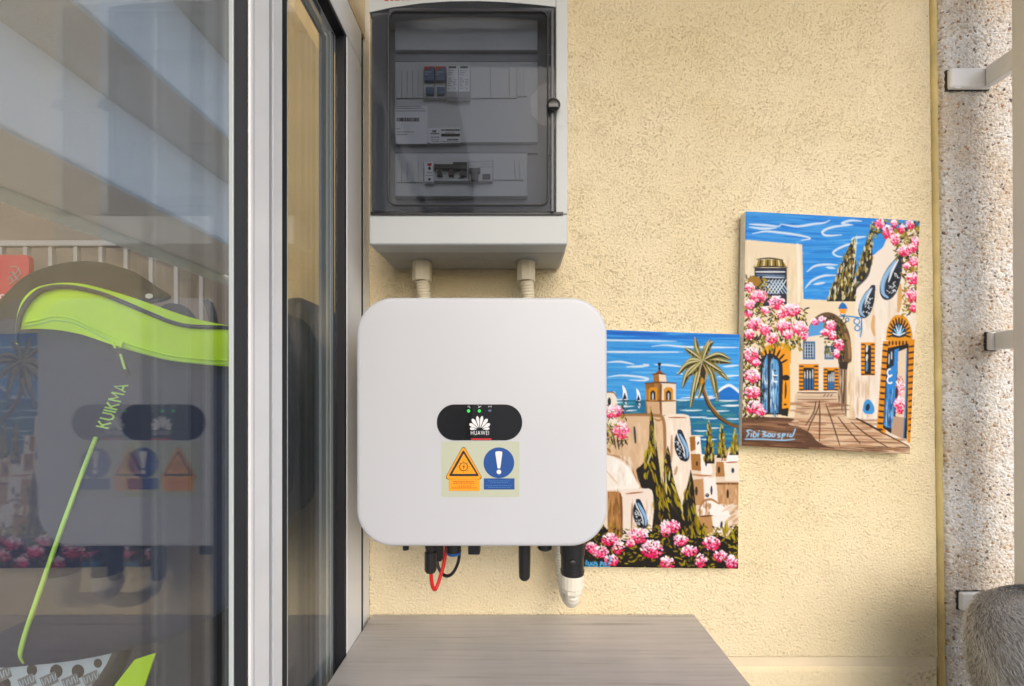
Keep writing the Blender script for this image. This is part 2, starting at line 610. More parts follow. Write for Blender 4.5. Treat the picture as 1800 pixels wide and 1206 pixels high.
def grid_object(name, XYZ, m, parent, cols=None, smooth=True):
    """Object from an (rows, cols, 3) array of world points."""
    h, w = XYZ.shape[:2]
    base = np.array(wloc(parent)) if parent else np.zeros(3)
    co = (XYZ - base).reshape(-1, 3).astype(np.float32)
    idx = np.arange(h * w).reshape(h, w)
    q = np.stack([idx[:-1, :-1], idx[:-1, 1:], idx[1:, 1:], idx[1:, :-1]], -1).reshape(-1, 4)
    me = bpy.data.meshes.new(name)
    me.vertices.add(len(co))
    me.vertices.foreach_set('co', co.ravel())
    me.loops.add(q.size)
    me.loops.foreach_set('vertex_index', q.ravel().astype(np.int32))
    me.polygons.add(len(q))
    me.polygons.foreach_set('loop_start', np.arange(0, q.size, 4, dtype=np.int32))
    me.polygons.foreach_set('loop_total', np.full(len(q), 4, dtype=np.int32))
    me.update(calc_edges=True)
    if smooth:
        me.polygons.foreach_set('use_smooth', np.ones(len(q), bool))
    if cols is not None:
        at = me.color_attributes.new('Col', 'FLOAT_COLOR', 'POINT')
        c4 = np.ones((h * w, 4), np.float32)
        c4[:, :3] = cols.reshape(-1, 3)
        at.data.foreach_set('color', c4.ravel())
    me.materials.append(m)
    me.validate()
    o = bpy.data.objects.new(name, me)
    COL.objects.link(o)
    if parent:
        o.parent = parent
    return o


def band_noise(h, w, lo, hi, seed, shear=0.0, ax=1.0):
    """Isotropic band-limited noise by FFT, wavelengths lo..hi in samples, unit variance."""
    rng = np.random.default_rng(seed)
    s = np.fft.rfft2(rng.standard_normal((h, w)))
    fy = np.fft.fftfreq(h)[:, None]
    fx = np.fft.rfftfreq(w)[None, :]
    k = np.hypot(fx * ax + shear * fy, fy) + 1e-9
    wl = 1 / k
    band = np.exp(-((np.log(wl / math.sqrt(lo * hi))) / (0.5 * math.log(hi / lo) + 0.25)) ** 2)
    out = np.fft.irfft2(s * band, s=(h, w))
    return out / out.std()


# ---------------------------------------------------------------- the setting
g = MB().box(-150, 150, -150, 150, -3.2, -3.0).build('ground', M['ground'])
tag(g, kind='structure')
fl = MB().box(-3.2, 1.25, -1.35, 2.9, -0.25, 0.0).build('balcony_floor', M['tiles'])
tag(fl, kind='structure')
ce = MB().box(-0.285, 1.15, -0.45, 1.0, 2.78, 2.98).build('balcony_ceiling', M['ceiling'])
tag(ce, kind='structure')


def right_edge(z):            # the joint leans a little, as in the photograph
    t = (E + 0.745 - z) / 1.305
    return 0.789 + 0.017 * t


# stucco wall: displaced sheet in front of a solid core
wall = empty('stucco_wall', (0.25, D + 0.1, 0), 'yellow rough stucco wall carrying the electrical box, inverter and paintings', 'wall')
ZB = P(0, 1159, D).z
ZS = P(0, 1172, D).z


def stucco_panel(x0, z0, z1, step, seed):
    w = int((0.80 - x0) / step) + 1
    h = int((z1 - z0) / step) + 1
    U, Z = np.meshgrid(np.linspace(0, 1, w), np.linspace(z0, z1, h))
    X = x0 + U * (right_edge(Z) - x0)
    k = 0.0016 / step
    a = band_noise(h, w, 2.1 * k, 3.3 * k, seed, 0.4, 1.0)
    b = band_noise(h, w, 3.6 * k, 6.0 * k, seed + 1, 0.4, 1.0)
    c = band_noise(h, w, 50 * k, 140 * k, seed + 2)
    rel = 0.85 * a + 0.42 * b
    pit = np.clip(-rel - 1.0, 0, 1.2) ** 0.75
    H = (0.0004 * np.tanh(rel) - 0.0036 * pit) * (1 + 0.15 * np.clip(c, -2, 2)) + 0.0002 * c
    edge = np.minimum.reduce([(1 - U) * w, (Z - z0) / step, (z1 - Z) / step])
    fall = np.clip(edge / 4.0, 0, 1)
    Y = D - H * fall + 0.008 * (1 - fall) ** 2
    return np.stack([X, Y, Z], -1)


grid_object('wall_panel', stucco_panel(-0.2795, ZB, 2.19, 0.0016, 11), M['stucco'], wall)
grid_object('wall_panel', stucco_panel(-0.2795, E - 0.62, ZS, 0.0026, 31), M['stucco'], wall)
MB().box(-0.2795, 0.83, D + 0.012, D + 0.2, 0, 2.78).build('wall_core', M['stucco'], wall)
MB().box(-0.2795, 0.806, D + 0.0045, D + 0.0118, ZS - 0.004, ZB + 0.004).build('joint_strip', M['strip'], wall, bevel=0.002)
pts = []
sl = MB()
rings = []
for k in range(60):
    z = 0.6 + (2.4 - 0.6) * k / 59
    x = right_edge(z) + 0.006 + 0.0003 * math.sin(k * 1.7) + 0.0002 * math.sin(k * 4.1)
    rings.append(Vector((x, D + 0.0055, z)))
sl.tube(rings, [0.0066 + 0.0003 * math.sin(k * 2.3) for k in range(60)], 10)
sl.build('sealant_joint', M['sealant'], wall, smooth=60)

# speckled concrete pillar
pil = empty('concrete_pillar', (1.0, D + 0.1, 0), 'speckled exposed aggregate concrete pillar at the right of the stucco wall', 'pillar')


def pillar_face(x1, z0, z1, step):
    w = int((x1 - 0.80) / step) + 1
    h = int((z1 - z0) / step) + 1
    U, Z = np.meshgrid(np.linspace(0, 1, w), np.linspace(z0, z1, h))
    X0 = right_edge(Z) + 0.011
    X = X0 + U * (x1 - X0)
    a = band_noise(h, w, 2.5, 5, 51)
    b = band_noise(h, w, 4, 8, 52)
    H = 0.0011 * np.tanh(0.6 * a + 0.6 * b) + 0.0006 * np.abs(a)
    fall = np.clip(np.minimum(U * w, 99) / 3.0, 0, 1)
    Y = D - 0.004 - H * fall + 0.008 * (1 - fall) ** 2
    return np.stack([X, Y, Z], -1)


grid_object('pillar_face', pillar_face(1.04, E - 0.66, 2.30, 0.0021), M['aggregate'], pil)
MB().box(0.832, 1.15, D + 0.010, D + 0.25, 0, 2.78).build('pillar_core', M['aggregate'], pil)


def pebbles(n, x1, z0, z1, parent):
    bm = bmesh.new()
    bmesh.ops.create_icosphere(bm, subdivisions=1, radius=1)
    tv = np.array([v.co[:] for v in bm.verts])
    tf = np.array([[v.index for v in f.verts] for f in bm.faces])
    bm.free()
    pal = [((0.84, 0.82, 0.80), 44), ((0.72, 0.69, 0.65), 26), ((0.76, 0.68, 0.57), 12), ((0.42, 0.38, 0.34), 5), ((0.42, 0.25, 0.13), 5), ((0.13, 0.11, 0.10), 2.5)]
    pc = [p[0] for p in pal]
    pw = np.array([p[1] for p in pal], float)
    pw /= pw.sum()
    V, Fc, C = [], [], []
    base = np.array(wloc(parent))
    for i in range(n):
        z = RNG.uniform(z0, z1)
        x = RNG.uniform(right_edge(z) + 0.014, x1)
        k = RNG.choice(len(pc), p=pw)
        s = RNG.uniform(0.0009, 0.0021) * (1.25 if k >= 3 else 1.0)
        sc = s * np.array([RNG.uniform(0.8, 1.5), 0.55, RNG.uniform(0.7, 1.2)])
        a = RNG.uniform(0, 6.28)
        v = tv * sc * (1 + 0.18 * RNG.standard_normal((len(tv), 1)))
        ca, sa = math.cos(a), math.sin(a)
        v = np.stack([v[:, 0] * ca - v[:, 2] * sa, v[:, 1], v[:, 0] * sa + v[:, 2] * ca], -1)
        V.append(v + np.array([x, D - 0.0045, z]) - base)
        Fc.append(tf + i * len(tv))
        c = np.array(pc[k]) * RNG.uniform(0.85, 1.12)
        C.append(np.tile(np.append(np.clip(c, 0, 0.85), 1), (len(tv), 1)))
    me = bpy.data.meshes.new('pebbles')
    me.from_pydata(np.concatenate(V).tolist(), [], np.concatenate(Fc).tolist())
    at = me.color_attributes.new('Col', 'FLOAT_COLOR', 'POINT')
    at.data.foreach_set('color', np.concatenate(C).astype(np.float32).ravel())
    me.materials.append(M['pebble'])
    o = bpy.data.objects.new('pebbles', me)
    COL.objects.link(o)
    o.parent = parent
    o['kind'] = 'stuff'
    return o


pebbles(5200, 1.03, E - 0.64, 2.25, pil)

# ---------------------------------------------------------------- glazed door on the left
GX = -0.2845                                     # face of the outer pane
YF = -1.3                                        # near end of the door wall, behind the camera
HZ = E + 0.576                                   # underside of the head
fr = empty('door_frame', (-0.30, 0.2, 0), 'white fixed door frame with head and jamb beside the electrical box', 'door frame')
W, K = M['white_frame'], M['gasket']
MB().box(-0.294, -0.274, 0.625, 0.685, 0, HZ).build('jamb', W, fr, bevel=0.0022)
MB().box(-0.294, -0.281, 0.685, 0.7085, 0, HZ + 0.0838).build('jamb_gap', K, fr)
MB().box(-0.296, -0.2797, 0.7085, 0.7350, 0, 2.78).build('wall_trim', W, fr, bevel=0.001)
MB().box(-0.31, -0.274, YF, 0.685, HZ + 0.0004, HZ + 0.061).build('head', W, fr, bevel=0.0022)
MB().box(-0.31, -0.281, YF, 0.685, HZ + 0.061, HZ + 0.070).build('head_gap', K, fr)
MB().box(-0.33, -0.2775, YF, 0.7085, HZ + 0.070, 2.78).build('fascia', M['strip'], fr)
MB().box(-0.40, -0.274, YF, 0.625, 0, 0.06).build('threshold', W, fr, bevel=0.002)

fix = empty('fixed_window', (-0.29, 0.53, 0), 'narrow fixed glass pane between the white stile and the door jamb', 'window')
MB().box(-0.2885, -0.274, 0.4353, 0.4533, 0.06, HZ).build('stile', W, fix, bevel=0.0015)
MB().box(-0.2885, -0.2843, 0.4533, 0.479, 0.06, HZ).build('gasket', K, fix)
MB().box(-0.2885, -0.2838, 0.4792, 0.4800, 0.06, HZ - 0.004).build('sealant_line', M['bead_light'], fix)
MB().box(-0.290, -0.2749, 0.6185, 0.6248, 0.06, HZ).build('gasket', K, fix)
MB().box(-0.290, -0.2749, 0.480, 0.6185, HZ - 0.006, HZ).build('gasket', K, fix)
for y0, y1, m_, dx in ((0.5765, 0.5900, M['bead_grey'], 0.0), (0.5900, 0.5965, M['bead_light'], 0.0006), (0.5965, 0.6040, M['bead_grey'], -0.0012), (0.6040, 0.6120, M['bead_light'], 0.0004), (0.6120, 0.6185, K, -0.001)):
    MB().box(-0.2945, -0.2905 + dx, y0, y1, 0.06, HZ - 0.006 - (0.6185 - y1)).build('glazing_bead', m_, fix)
for z0, z1, m_, dx in ((0.030, 0.042, M['bead_grey'], 0.0), (0.020, 0.030, M['strip'], 0.0006), (0.006, 0.020, M['bead_grey'], -0.0012)):
    MB().box(-0.2945, -0.2905 + dx, 0.4533, 0.5762, HZ - z1, HZ - z0).build('glazing_bead', m_, fix)
MB().box(-0.2876, -0.2862, 0.4540, 0.6180, 0.06, HZ - 0.0065).build('glass_pane', M['glass'], fix)
MB().box(-0.3094, -0.3080, 0.4540, 0.6100, 0.06, HZ - 0.045).build('glass_pane', M['glass'], fix)

sld = empty('sliding_door', (-0.29, 0.0, 0), 'large sliding glass door panel with white stile in front of the racket bag', 'glass door')
MB().box(-0.2884, -0.266, 0.3865, 0.4177, 0.06, HZ).build('stile', W, sld, bevel=0.002)
MB().box(-0.2670, -0.26585, 0.3915, 0.3921, 0.06, HZ - 0.001).build('groove', M['groove'], sld)
MB().box(-0.2884, -0.279, 0.4177, 0.4353, 0.06, HZ).build('interlock', K, sld)
MB().box(-0.2800, -0.2682, 0.3835, 0.3864, 0.06, HZ).build('gasket', K, sld)
MB().box(-0.2850, -0.2802, 0.3825, 0.3864, 0.06, HZ).build('glazing_bead', M['bead_light'], sld, bevel=0.0008)
MB().box(-0.2859, GX, YF + 0.08, 0.3850, 0.06, HZ).build('glass_pane', M['glass'], sld)
MB().box(-0.3209, -0.3195, YF + 0.08, 0.4340, 0.06, HZ).build('glass_pane', M['glass'], sld)
MB().box(-0.345, -0.266, YF, YF + 0.08, 0.06, HZ).build('stile', W, sld, bevel=0.002)

# ---------------------------------------------------------------- beyond the glass
nw = tag(MB().box(-7, -0.36, 2.45, 2.75, -3.0, 6.0).build('brown_wall', M['brown']), 'brown rendered wall far behind the glass door', 'wall')
tag(MB().box(-1.66, -0.34, 2.38, 2.44, -3.0, 6.0).build('reflection_backdrop', mat('reflection_yellow', (0.42, 0.295, 0.125), 0.85, var=0.08, vscale=4, bump=0.8, bscale=120)), 'added yellow backdrop imitating the stucco reflection in the narrow glass pane', 'wall')  # added backdrop, its yellow stands in for stucco mirrored in the pane
aw = empty('slat_awning', (-1.1, 0.6, E + 0.4), 'white stepped slat awning slanting across the top of the glass door view', 'awning')
steps = [(-1.53, -1.20, 0.612, 0.864), (-1.20, -0.982, 0.864, 1.119), (-0.982, -0.80, 1.119, 1.44), (-0.80, -0.64, 1.44, 1.80)]
for (xa, xb, h0, h1), ye in zip(steps, (2.02, 1.62, 1.32, 1.05)):                   # each slat: a soffit and the upright face above it
    t = 0.012
    xa -= 0.04
    sl_ = MB().box(xb - 0.004, xb, -1.2, ye, E + h0, E + h1 - 0.0003).build('slat', M['awning'], aw)
    MB().box(xa, xb - 0.0042, -1.2, ye, E + h0, E + h0 + t).build('soffit', M['soffit'], sl_)
MB().tube([(-1.552, -1.2, E + 0.598), (-1.552, 2.15, E + 0.598)], 0.026, 16).build('front_bar', M['awning_bar'], aw, smooth=50)

rl = empty('railing', (-2.4, 2.25, E + 0.6), 'pale painted railing with thin balusters seen above the racket bag', 'railing')
a, b = P(-330, 424, 2.25), P(300, 434, 2.25)
MB().box(a.x, b.x, 2.235, 2.27, b.z, a.z).build('top_rail', M['rail'], rl, bevel=0.004)
for k in range(-7, 7):
    q = P(91 + 44 * k, 434, 2.25)
    MB().box(q.x - 0.011, q.x + 0.011, 2.242, 2.262, q.z - 0.85, q.z).build('baluster', M['rail'], rl)
q = P(0, 434, 2.25)
MB().box(a.x, b.x, 2.24, 2.266, q.z - 0.89, q.z - 0.8502).build('bottom_rail', M['rail'], rl)

sg = empty('red_sign', P(0, 560, 2.0), 'red sign board with a white emblem at the left picture edge', 'sign')
MB().prism([P(x, y, 2.0) for x, y in pxrr(-70, 448, 51, 620, 8)], (0, 0.02, 0)).build('board', M['sign_red'], sg)
em = MB()
for pts_ in ([(18, 470), (26, 468), (33, 472), (30, 480), (22, 484), (14, 492)], [(33, 472), (37, 482), (30, 490), (20, 498)],
             [(15, 480), (22, 478), (28, 486)], [(26, 484), (34, 494), (28, 500)], [(20, 488), (24, 496), (17, 500)]):
    em.tube([P(x, y, 1.997) for x, y in pts_], 0.0024, 6)
em.build('emblem', M['rail'], sg)
lt = MB()
text_px(lt, 'o', (0, 526), (8, 0), (0, -9), lambda x, y: P(x, y, 1.996))
lt.build('lettering', M['print_white'], sg)

cb = empty('reflection_form', P(480, 1400, 1.0), 'added dark form imitating the inverter side reflected in the narrow glass pane', 'bag')  # added form, outlined after the inverter side's dark reflection in the pane
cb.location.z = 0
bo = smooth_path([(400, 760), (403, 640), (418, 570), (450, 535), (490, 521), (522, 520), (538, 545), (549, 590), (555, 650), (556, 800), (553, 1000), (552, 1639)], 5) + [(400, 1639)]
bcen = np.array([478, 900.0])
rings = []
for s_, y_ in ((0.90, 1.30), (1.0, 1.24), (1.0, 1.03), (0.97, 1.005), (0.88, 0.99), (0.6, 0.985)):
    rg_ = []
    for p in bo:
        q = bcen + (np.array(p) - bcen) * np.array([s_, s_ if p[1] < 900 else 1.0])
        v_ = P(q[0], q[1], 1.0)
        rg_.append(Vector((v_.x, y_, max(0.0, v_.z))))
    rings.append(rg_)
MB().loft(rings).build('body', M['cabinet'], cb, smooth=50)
MB().tube([P(428, 640, 0.985), P(430, 900, 0.985), P(430, 1200, 0.985)], 0.004, 6).build('zip', M['gasket'], cb, smooth=60)  # thin line on the added reflection form
ch = empty('low_chest', (-1.2, 1.25, 0), 'low black chest on the floor behind the racket bag', 'chest')
MB().box(-1.75, -0.75, 0.95, 1.55, 0, E - 0.42).build('box', M['cabinet'], ch, bevel=0.006)
MB().box(-1.77, -0.745, 0.93, 1.57, E - 0.4198, E - 0.38).build('lid', M['cabinet'], ch, bevel=0.008)

# racket bag: its front lies in a plane turned towards the camera, behind the inner pane
BN = Vector((0.7, -0.714, 0)).normalized()
BP = P(205, 830, 0.62)


def PB(px, py, h=0.0):
    """Photo pixel on the bag's front plane moved h towards the viewer."""
    d = P(px, py, 1.0) - Vector((0, 0, E))
    o = Vector((0, 0, E))
    t = (BP + BN * h - o).dot(BN) / d.dot(BN)
    return o + d * t


bag = empty('racket_bag', PB(200, 1175, -0.08), 'charcoal racket bag with neon yellow zip flap behind the glass door', 'sports bag')
outl = smooth_path([(-70, 640), (-20, 560), (60, 515), (160, 520), (300, 565), (430, 590), (490, 660), (505, 800), (490, 930), (440, 1030),
                    (380, 1082), (300, 1121), (230, 1140), (150, 1158), (60, 1169), (-20, 1170), (-75, 1120), (-100, 950), (-95, 760)], 6)
cxy = np.array([205, 850.0])
bm_ = MB()
rings = []
for s_, h_ in ((1.0, -0.10), (1.0, -0.02), (0.985, -0.004), (0.95, 0.006), (0.86, 0.014), (0.7, 0.021), (0.5, 0.025), (0.3, 0.027), (0.12, 0.028)):
    rings.append([PB(*(cxy + (np.array(p) - cxy) * s_), h_) for p in outl])
bm_.loft(rings)
bm_.build('body', M['bag'], bag, smooth=60)


def strip_surface(top, bot, n, hfun, thick):
    """Curved band between two pixel curves, closed behind."""
    T = np.array(smooth_path(top, 8))
    B = np.array(smooth_path(bot, 8))

    def resamp(Q):
        s = np.concatenate([[0], np.cumsum(np.hypot(*np.diff(Q, axis=0).T))])
        u = np.linspace(0, s[-1], n)
        return np.stack([np.interp(u, s, Q[:, 0]), np.interp(u, s, Q[:, 1])], -1)
    T, B = resamp(T), resamp(B)
    rings = []
    mcount = 9
    for i in range(n):
        r = []
        for k in range(mcount):
            v = k / (mcount - 1)
            q = T[i] * (1 - v) + B[i] * v
            r.append(PB(q[0], q[1], hfun(i / (n - 1), v)))
        for k in range(mcount - 1, -1, -1):
            v = k / (mcount - 1)
            q = T[i] * (1 - v) + B[i] * v
            r.append(PB(q[0], q[1], hfun(i / (n - 1), v) - thick))
        rings.append(r)
    return rings


top_c = [(28, 604), (27, 580), (31, 549), (41, 525), (61, 507), (90, 499), (120, 497), (150, 500), (190, 510), (230, 522), (270, 536), (310, 550), (350, 562), (408, 574), (470, 590)]
bot_c = [(31, 606), (33, 592), (34, 580), (45, 579), (60, 578), (80, 578.5), (100, 580), (125, 584), (150, 590), (200, 607), (250, 622), (300, 634), (350, 640), (408, 645), (470, 650)]
nf = MB()
nf.loft(strip_surface(top_c, bot_c, 70, lambda u, v: 0.037 + 0.003 * math.sin(math.pi * min(max(v, 0), 1)) + 0.0006 * math.sin(u * 22 + v * 5), 0.012))
flap = nf.build('flap', M['neon'], bag, smooth=50)
pip = smooth_path([(29, 603), (31, 585), (35, 558), (47, 533), (68, 513), (88, 506), (110, 504), (140, 507), (180, 517), (220, 533), (260, 550), (300, 566), (330, 573), (365, 575), (408, 577), (468, 590)], 6)
MB().tube([PB(x, y, 0.041) for x, y in pip], [0.0016 + 0.0018 * min(1, i / 25) for i in range(len(pip))], 8).build('piping', M['navy'], flap, smooth=60)
zip_ = smooth_path([(42, 567), (70, 562), (95, 556), (130, 561), (165, 578), (205, 597), (250, 612), (300, 625), (350, 631), (408, 634)], 6)
MB().tube([PB(x, y, 0.0402) for x, y in zip_], 0.0014, 8).build('zip_coil', M['neon'], flap, smooth=60)
MB().tube([PB(x, y + 7, 0.0400) for x, y in zip_], 0.0008, 6).build('zip_tape', M['neon_line'], flap, smooth=60)
zs = MB()
zs.loft([[PB(x, y, h) for x, y in pxrr(197, 597, 212, 608, 3)] for h in (0.038, 0.0425)])
zs.tube([PB(x, y, 0.0425) for x, y in ((198, 601), (203, 612), (212, 611), (215, 601))], 0.0016, 6)
zs.build('zip_slider', M['neon'], flap, smooth=40)
pl = MB().tube([PB(x, y, 0.036) for x, y in ((209, 612), (213, 625), (219, 648), (226, 662))], [0.0025, 0.0042, 0.0045, 0.003], 8).build('zip_pull', M['racket_rim'], bag, smooth=50)
MB().tube([PB(x, y, 0.0405) for x, y in ((211.5, 622), (219.5, 649))], 0.0014, 6).build('pull_cord', M['neon_line'], pl)
# seam, stripe and lettering printed on the body


def body_h(px, py):
    """Height of the domed body at a pixel (matches the lofted rings)."""
    dv = np.array([px, py]) - cxy
    r = 1.0
    O = np.array(outl) - cxy
    ang = math.atan2(dv[1], dv[0])
    oa = np.arctan2(O[:, 1], O[:, 0])
    i = int(np.argmin(np.abs(np.angle(np.exp(1j * (oa - ang))))))
    s = np.hypot(*dv) / np.hypot(*O[i])
    S = [0, 0.12, 0.3, 0.5, 0.7, 0.86, 0.95, 0.985, 1.0]
    Hh = [0.028, 0.028, 0.027, 0.025, 0.021, 0.014, 0.006, -0.004, -0.02]
    return float(np.interp(s, S, Hh))


ln = smooth_path([(169, 768), (145, 830), (120, 897), (98, 958), (80, 1010), (60, 1068), (45, 1112), (37, 1142), (36, 1155), (41, 1166)], 6)
sm = MB()
MB().tube([PB(x, y, body_h(x, y) + 0.001) for x, y in ln], [0.0027] * (len(ln) - 12) + [0.0026 - 0.00015 * k for k in range(12)], 6).build('stripe', M['neon_line'], bag, smooth=60)
LET = {'K': (0.62, [[(0, 0), (0, 1)], [(0.58, 1), (0.05, 0.45)], [(0.2, 0.6), (0.6, 0)]]), 'U': (0.62, [[(0, 1), (0, 0.3), (0.12, 0.06), (0.31, 0), (0.5, 0.06), (0.62, 0.3), (0.62, 1)]]),
       'I': (0.0, [[(0, 0), (0, 1)]]), 'M': (0.80, [[(0, 0), (0, 1)], [(0, 1), (0.4, 0.35), (0.8, 1)], [(0.8, 1), (0.8, 0)]]), 'A': (0.74, [[(0, 0), (0.37, 1), (0.74, 0)], [(0.13, 0.3), (0.61, 0.3)]])}
tx = MB()
adv = 0.0
tot = sum(LET[ch_][0] + 0.30 for ch_ in 'KUIKMA') - 0.30
for ch_ in 'KUIKMA':
    for pl_ in LET[ch_][1]:
        q = [((adv + u_) / tot, v_) for u_, v_ in pl_]
        q = [(191 + 34.5 * u_ - 22 * v_, 753 - 75 * u_ - 4.3 * v_) for u_, v_ in q]
        tx.tube([PB(x, y, body_h(x, y) + 0.0008) for x, y in q], 0.00125, 6)
    adv += LET[ch_][0] + 0.30
tx.build('lettering', M['neon_line'], bag)
# dark padded top behind the flap
hat = smooth_path([(-60, 640), (-30, 560), (0, 527), (40, 488), (80, 470), (120, 461), (160, 459), (200, 466), (240, 480), (272, 501), (300, 520), (290, 530), (262, 536), (230, 560), (150, 600), (60, 630)], 6)
hm = MB()
hc = np.array([140, 545.0])
rings = []
for s_, h_ in ((1.0, -0.05), (1.0, -0.014), (0.97, -0.006), (0.85, 0.004), (0.6, 0.010), (0.3, 0.012)):
    rings.append([PB(*(hc + (np.array(p) - hc) * s_), h_) for p in hat])
hm.loft(rings)
tp = hm.build('padded_top', M['bag_dark'], bag, smooth=55)
MB().loft([[PB(x, y, h) for x, y in pxcircle(262, 520.5, 7, 20, 4.5)] for h in (-0.002, 0.013)]).build('eyelet', M['print_white'], tp)
MB().loft([[PB(x, y, h) for x, y in smooth_path([(255, 600), (268, 560), (285, 537), (310, 534), (335, 546), (352, 580), (330, 610)], 5)] for h in (-0.06, -0.02)]).build('side_pocket', M['navy'], bag, smooth=50)
MB().tube([PB(x, y, 0.0) for x, y in ((362, 527), (368, 545), (374, 575))], 0.0045, 8).build('strap', M['racket_rim'], bag, smooth=60)
MB().tube([PB(x, y, -0.006) for x, y in ((370, 531), (377, 548), (382, 578))], 0.003, 8).build('strap', M['navy'], bag, smooth=60)

# padel racket peeking out below the bag
rk = empty('padel_racket', PB(100, 1300, -0.06), 'pale padel racket with dark holes peeking out under the racket bag', 'racket')


def ell(cx_, cy_, rx, ry, n=48):
    return [(cx_ + rx * math.cos(2 * math.pi * k / n), cy_ + ry * math.sin(2 * math.pi * k / n)) for k in range(n)]


MB().loft([[PB(x, y, h) for x, y in ell(38, 1012, 190, 258)] for h in (-0.075, -0.045)]).build('face', M['racket'], rk, smooth=40)
rim = MB()
rim.loft([[PB(x, y, h) for x, y in ell(38, 1012, rx, ry)] for rx, ry, h in ((186, 254, -0.078), (212, 284, -0.078), (218, 291, -0.062), (212, 284, -0.046), (198, 268, -0.039), (188, 256, -0.044))], False, False)
rim.build('rim', M['racket_rim'], rk, smooth=60)
for x, y, r_ in ((8, 1203, 12), (56, 1178, 10), (99, 1180, 12), (137, 1180, 12), (172, 1166, 8), (48, 1210, 11), (172, 1206, 0)):
    if r_:
        MB().loft([[PB(a_, b_, h) for a_, b_ in ell(x, y, r_ * 0.92, r_, 24)] for h in (-0.060, -0.0446)]).build('hole', M['hole'], rk)
for x, y in ((4, 1184), (47, 1196), (86, 1193), (124, 1196), (160, 1190)):
    c_ = MB()
    q = [(x - 17, y - 1), (x + 10, y - 13), (x + 18, y + 5), (x - 9, y + 18)]
    c_.loft([[PB(a_, b_, h) for a_, b_ in q] for h in (-0.0449, -0.0443)])
    pr = c_.build('print_block', M['print_grey'], rk)
    sm = MB()
    for k in range(6):
        t = (k + 0.5) / 6
        x0, y0 = x - 17 + 27 * t, y - 1 - 12 * t
        sm.tube([PB(x0 + 1.5 + (k % 2) * 2, y0 + 3, -0.0441), PB(x0 + 6.5 - (k % 2) * 2, y0 + 14, -0.0441)], 0.0006, 4)
    sm.build('print_strokes', M['racket'], pr)
MB().loft([[PB(x, y, h) for x, y in [(275, 1147), (237, 1159), (196, 1212), (150, 1290), (215, 1290), (253, 1212)]] for h in (-0.066, -0.036)]).build('neon_strap', M['neon'], rk, bevel=0.002)

# ---------------------------------------------------------------- electrical box
DF = 0.600
eb = empty('electrical_box', (-0.075, D, E + 0.2285), 'grey wall electrical box with a smoked transparent door above the inverter', 'electrical box')
xl, xr = P(648, 0, DF).x, P(998, 0, DF).x
zb = P(0, 430, DF).z
zt = E + 0.69
MB().box(xl - 0.003, xr + 0.003, 0.642, 0.7335, zb + 0.003, zt - 0.005).build('base', M['box_base'], eb, bevel=0.006, seg=3)
MB().box(xl + 0.004, xr - 0.004, 0.6370, 0.6420, zb + 0.005, zt - 0.008).build('cover_seam', M['groove'], eb)
zd0 = P(0, 376, DF).z                          # bottom of the door
# cover: lower panel, right strip, arched top panel, all with real depth
MB().box(xl, xr, DF, 0.637, zb, zd0).build('lower_cover', M['box_grey'], eb, bevel=0.0035, seg=3)
xs = P(977, 0, DF).x
MB().box(xs, xr, DF + 0.001, 0.637, zd0 + 0.0004, zt - 0.004).build('side_strip', M['box_grey'], eb, bevel=0.002)
arch = [(651, 21), (690, 13), (740, 6), (790, 2.5), (840, 2.0), (890, 4), (940, 8), (977, 12)]
tp_pts = [P(x, y, DF) for x, y in arch]
MB().prism([Vector((xl, DF, tp_pts[0].z))] + tp_pts + [Vector((xs - 0.0003, DF, zt)), Vector((xl, DF, zt))], (0, 0.037, 0)).build('top_cover', M['box_grey'], eb, bevel=0.001)
lg = MB()
for k, wd in enumerate((8, 6, 9, 7, 6, 5)):
    x0 = 676 + sum((8, 6, 9, 7, 6, 5)[:k]) + k * 2.2
    lg.pxbox(x0, -9, x0 + wd - 1.5, 1.4 - 0.4 * k, DF - 0.0005, DF - 0.0001)
lg.build('maker_lettering', M['print_red'], eb)
# smoked door: frame ring and window pane
door_px = [(651, 22)] + arch[1:-1] + [(975, 12.5), (975, 373), (651, 374.5)]
win = pxrr(688, 26, 959, 355, 12)
dr = MB()
dr.prism([P(x, y, DF - 0.004) for x, y in door_px], (0, 0.003, 0))
door = dr.build('door', M['smoke'], eb)
bs = MB()                                       # dark moulded border of the door, behind the pane
D2 = DF + 0.002
bl, bt, br, bb = 654, 24, 974, 371
il, it, ir, ib = 684, 22, 962, 360
for q in ((bl, 23, il, bb), (ir, 14, br, bb), (il, 14, ir, it), (il, ib, ir, bb)):
    bs.pxbox(*q, D2, D2 + 0.003)
bs.build('door_border', M['door_border'], eb)
sl_ = MB()
loop = [P(x, y, DF - 0.0045) for x, y in pxrr(683, 20, 963, 361, 14, 8)]
loop = loop + [loop[0], loop[1]]
sl_.tube(loop, 0.0015, 8, False)
sl_.build('door_seal', M['black'], door, smooth=60)
MB().pxbox(968.5, 14, 973.5, 372, DF - 0.0075, DF - 0.0042).build('hinge_rib', M['door_edge'], door, bevel=0.001)
for y in (96, 270):
    MB().pxbox(961, y, 969, y + 1.4, DF - 0.0056, DF - 0.0042).build('hinge_notch', M['black'], door)
MB().pxbox(651, 372.5, 990, 377, DF - 0.003, DF - 0.0003).build('lower_gap', M['black'], eb)
hb = MB()
hb.loft([[P(x, y, d) for x, y in pxcircle(973, 184, 41, 40)] for d in (DF - 0.0050, DF - 0.0046)])
hb.build('lock_disc', film_material(), door)
kn = MB()
kn.loft([[P(x, y, d) for x, y in pxcircle(973, 184, r_, 28)] for r_, d in ((12, DF - 0.0055), (12, DF - 0.009), (10, DF - 0.011), (7, DF - 0.0115))])
kn_o = kn.build('lock_knob', M['black'], eb, smooth=40)
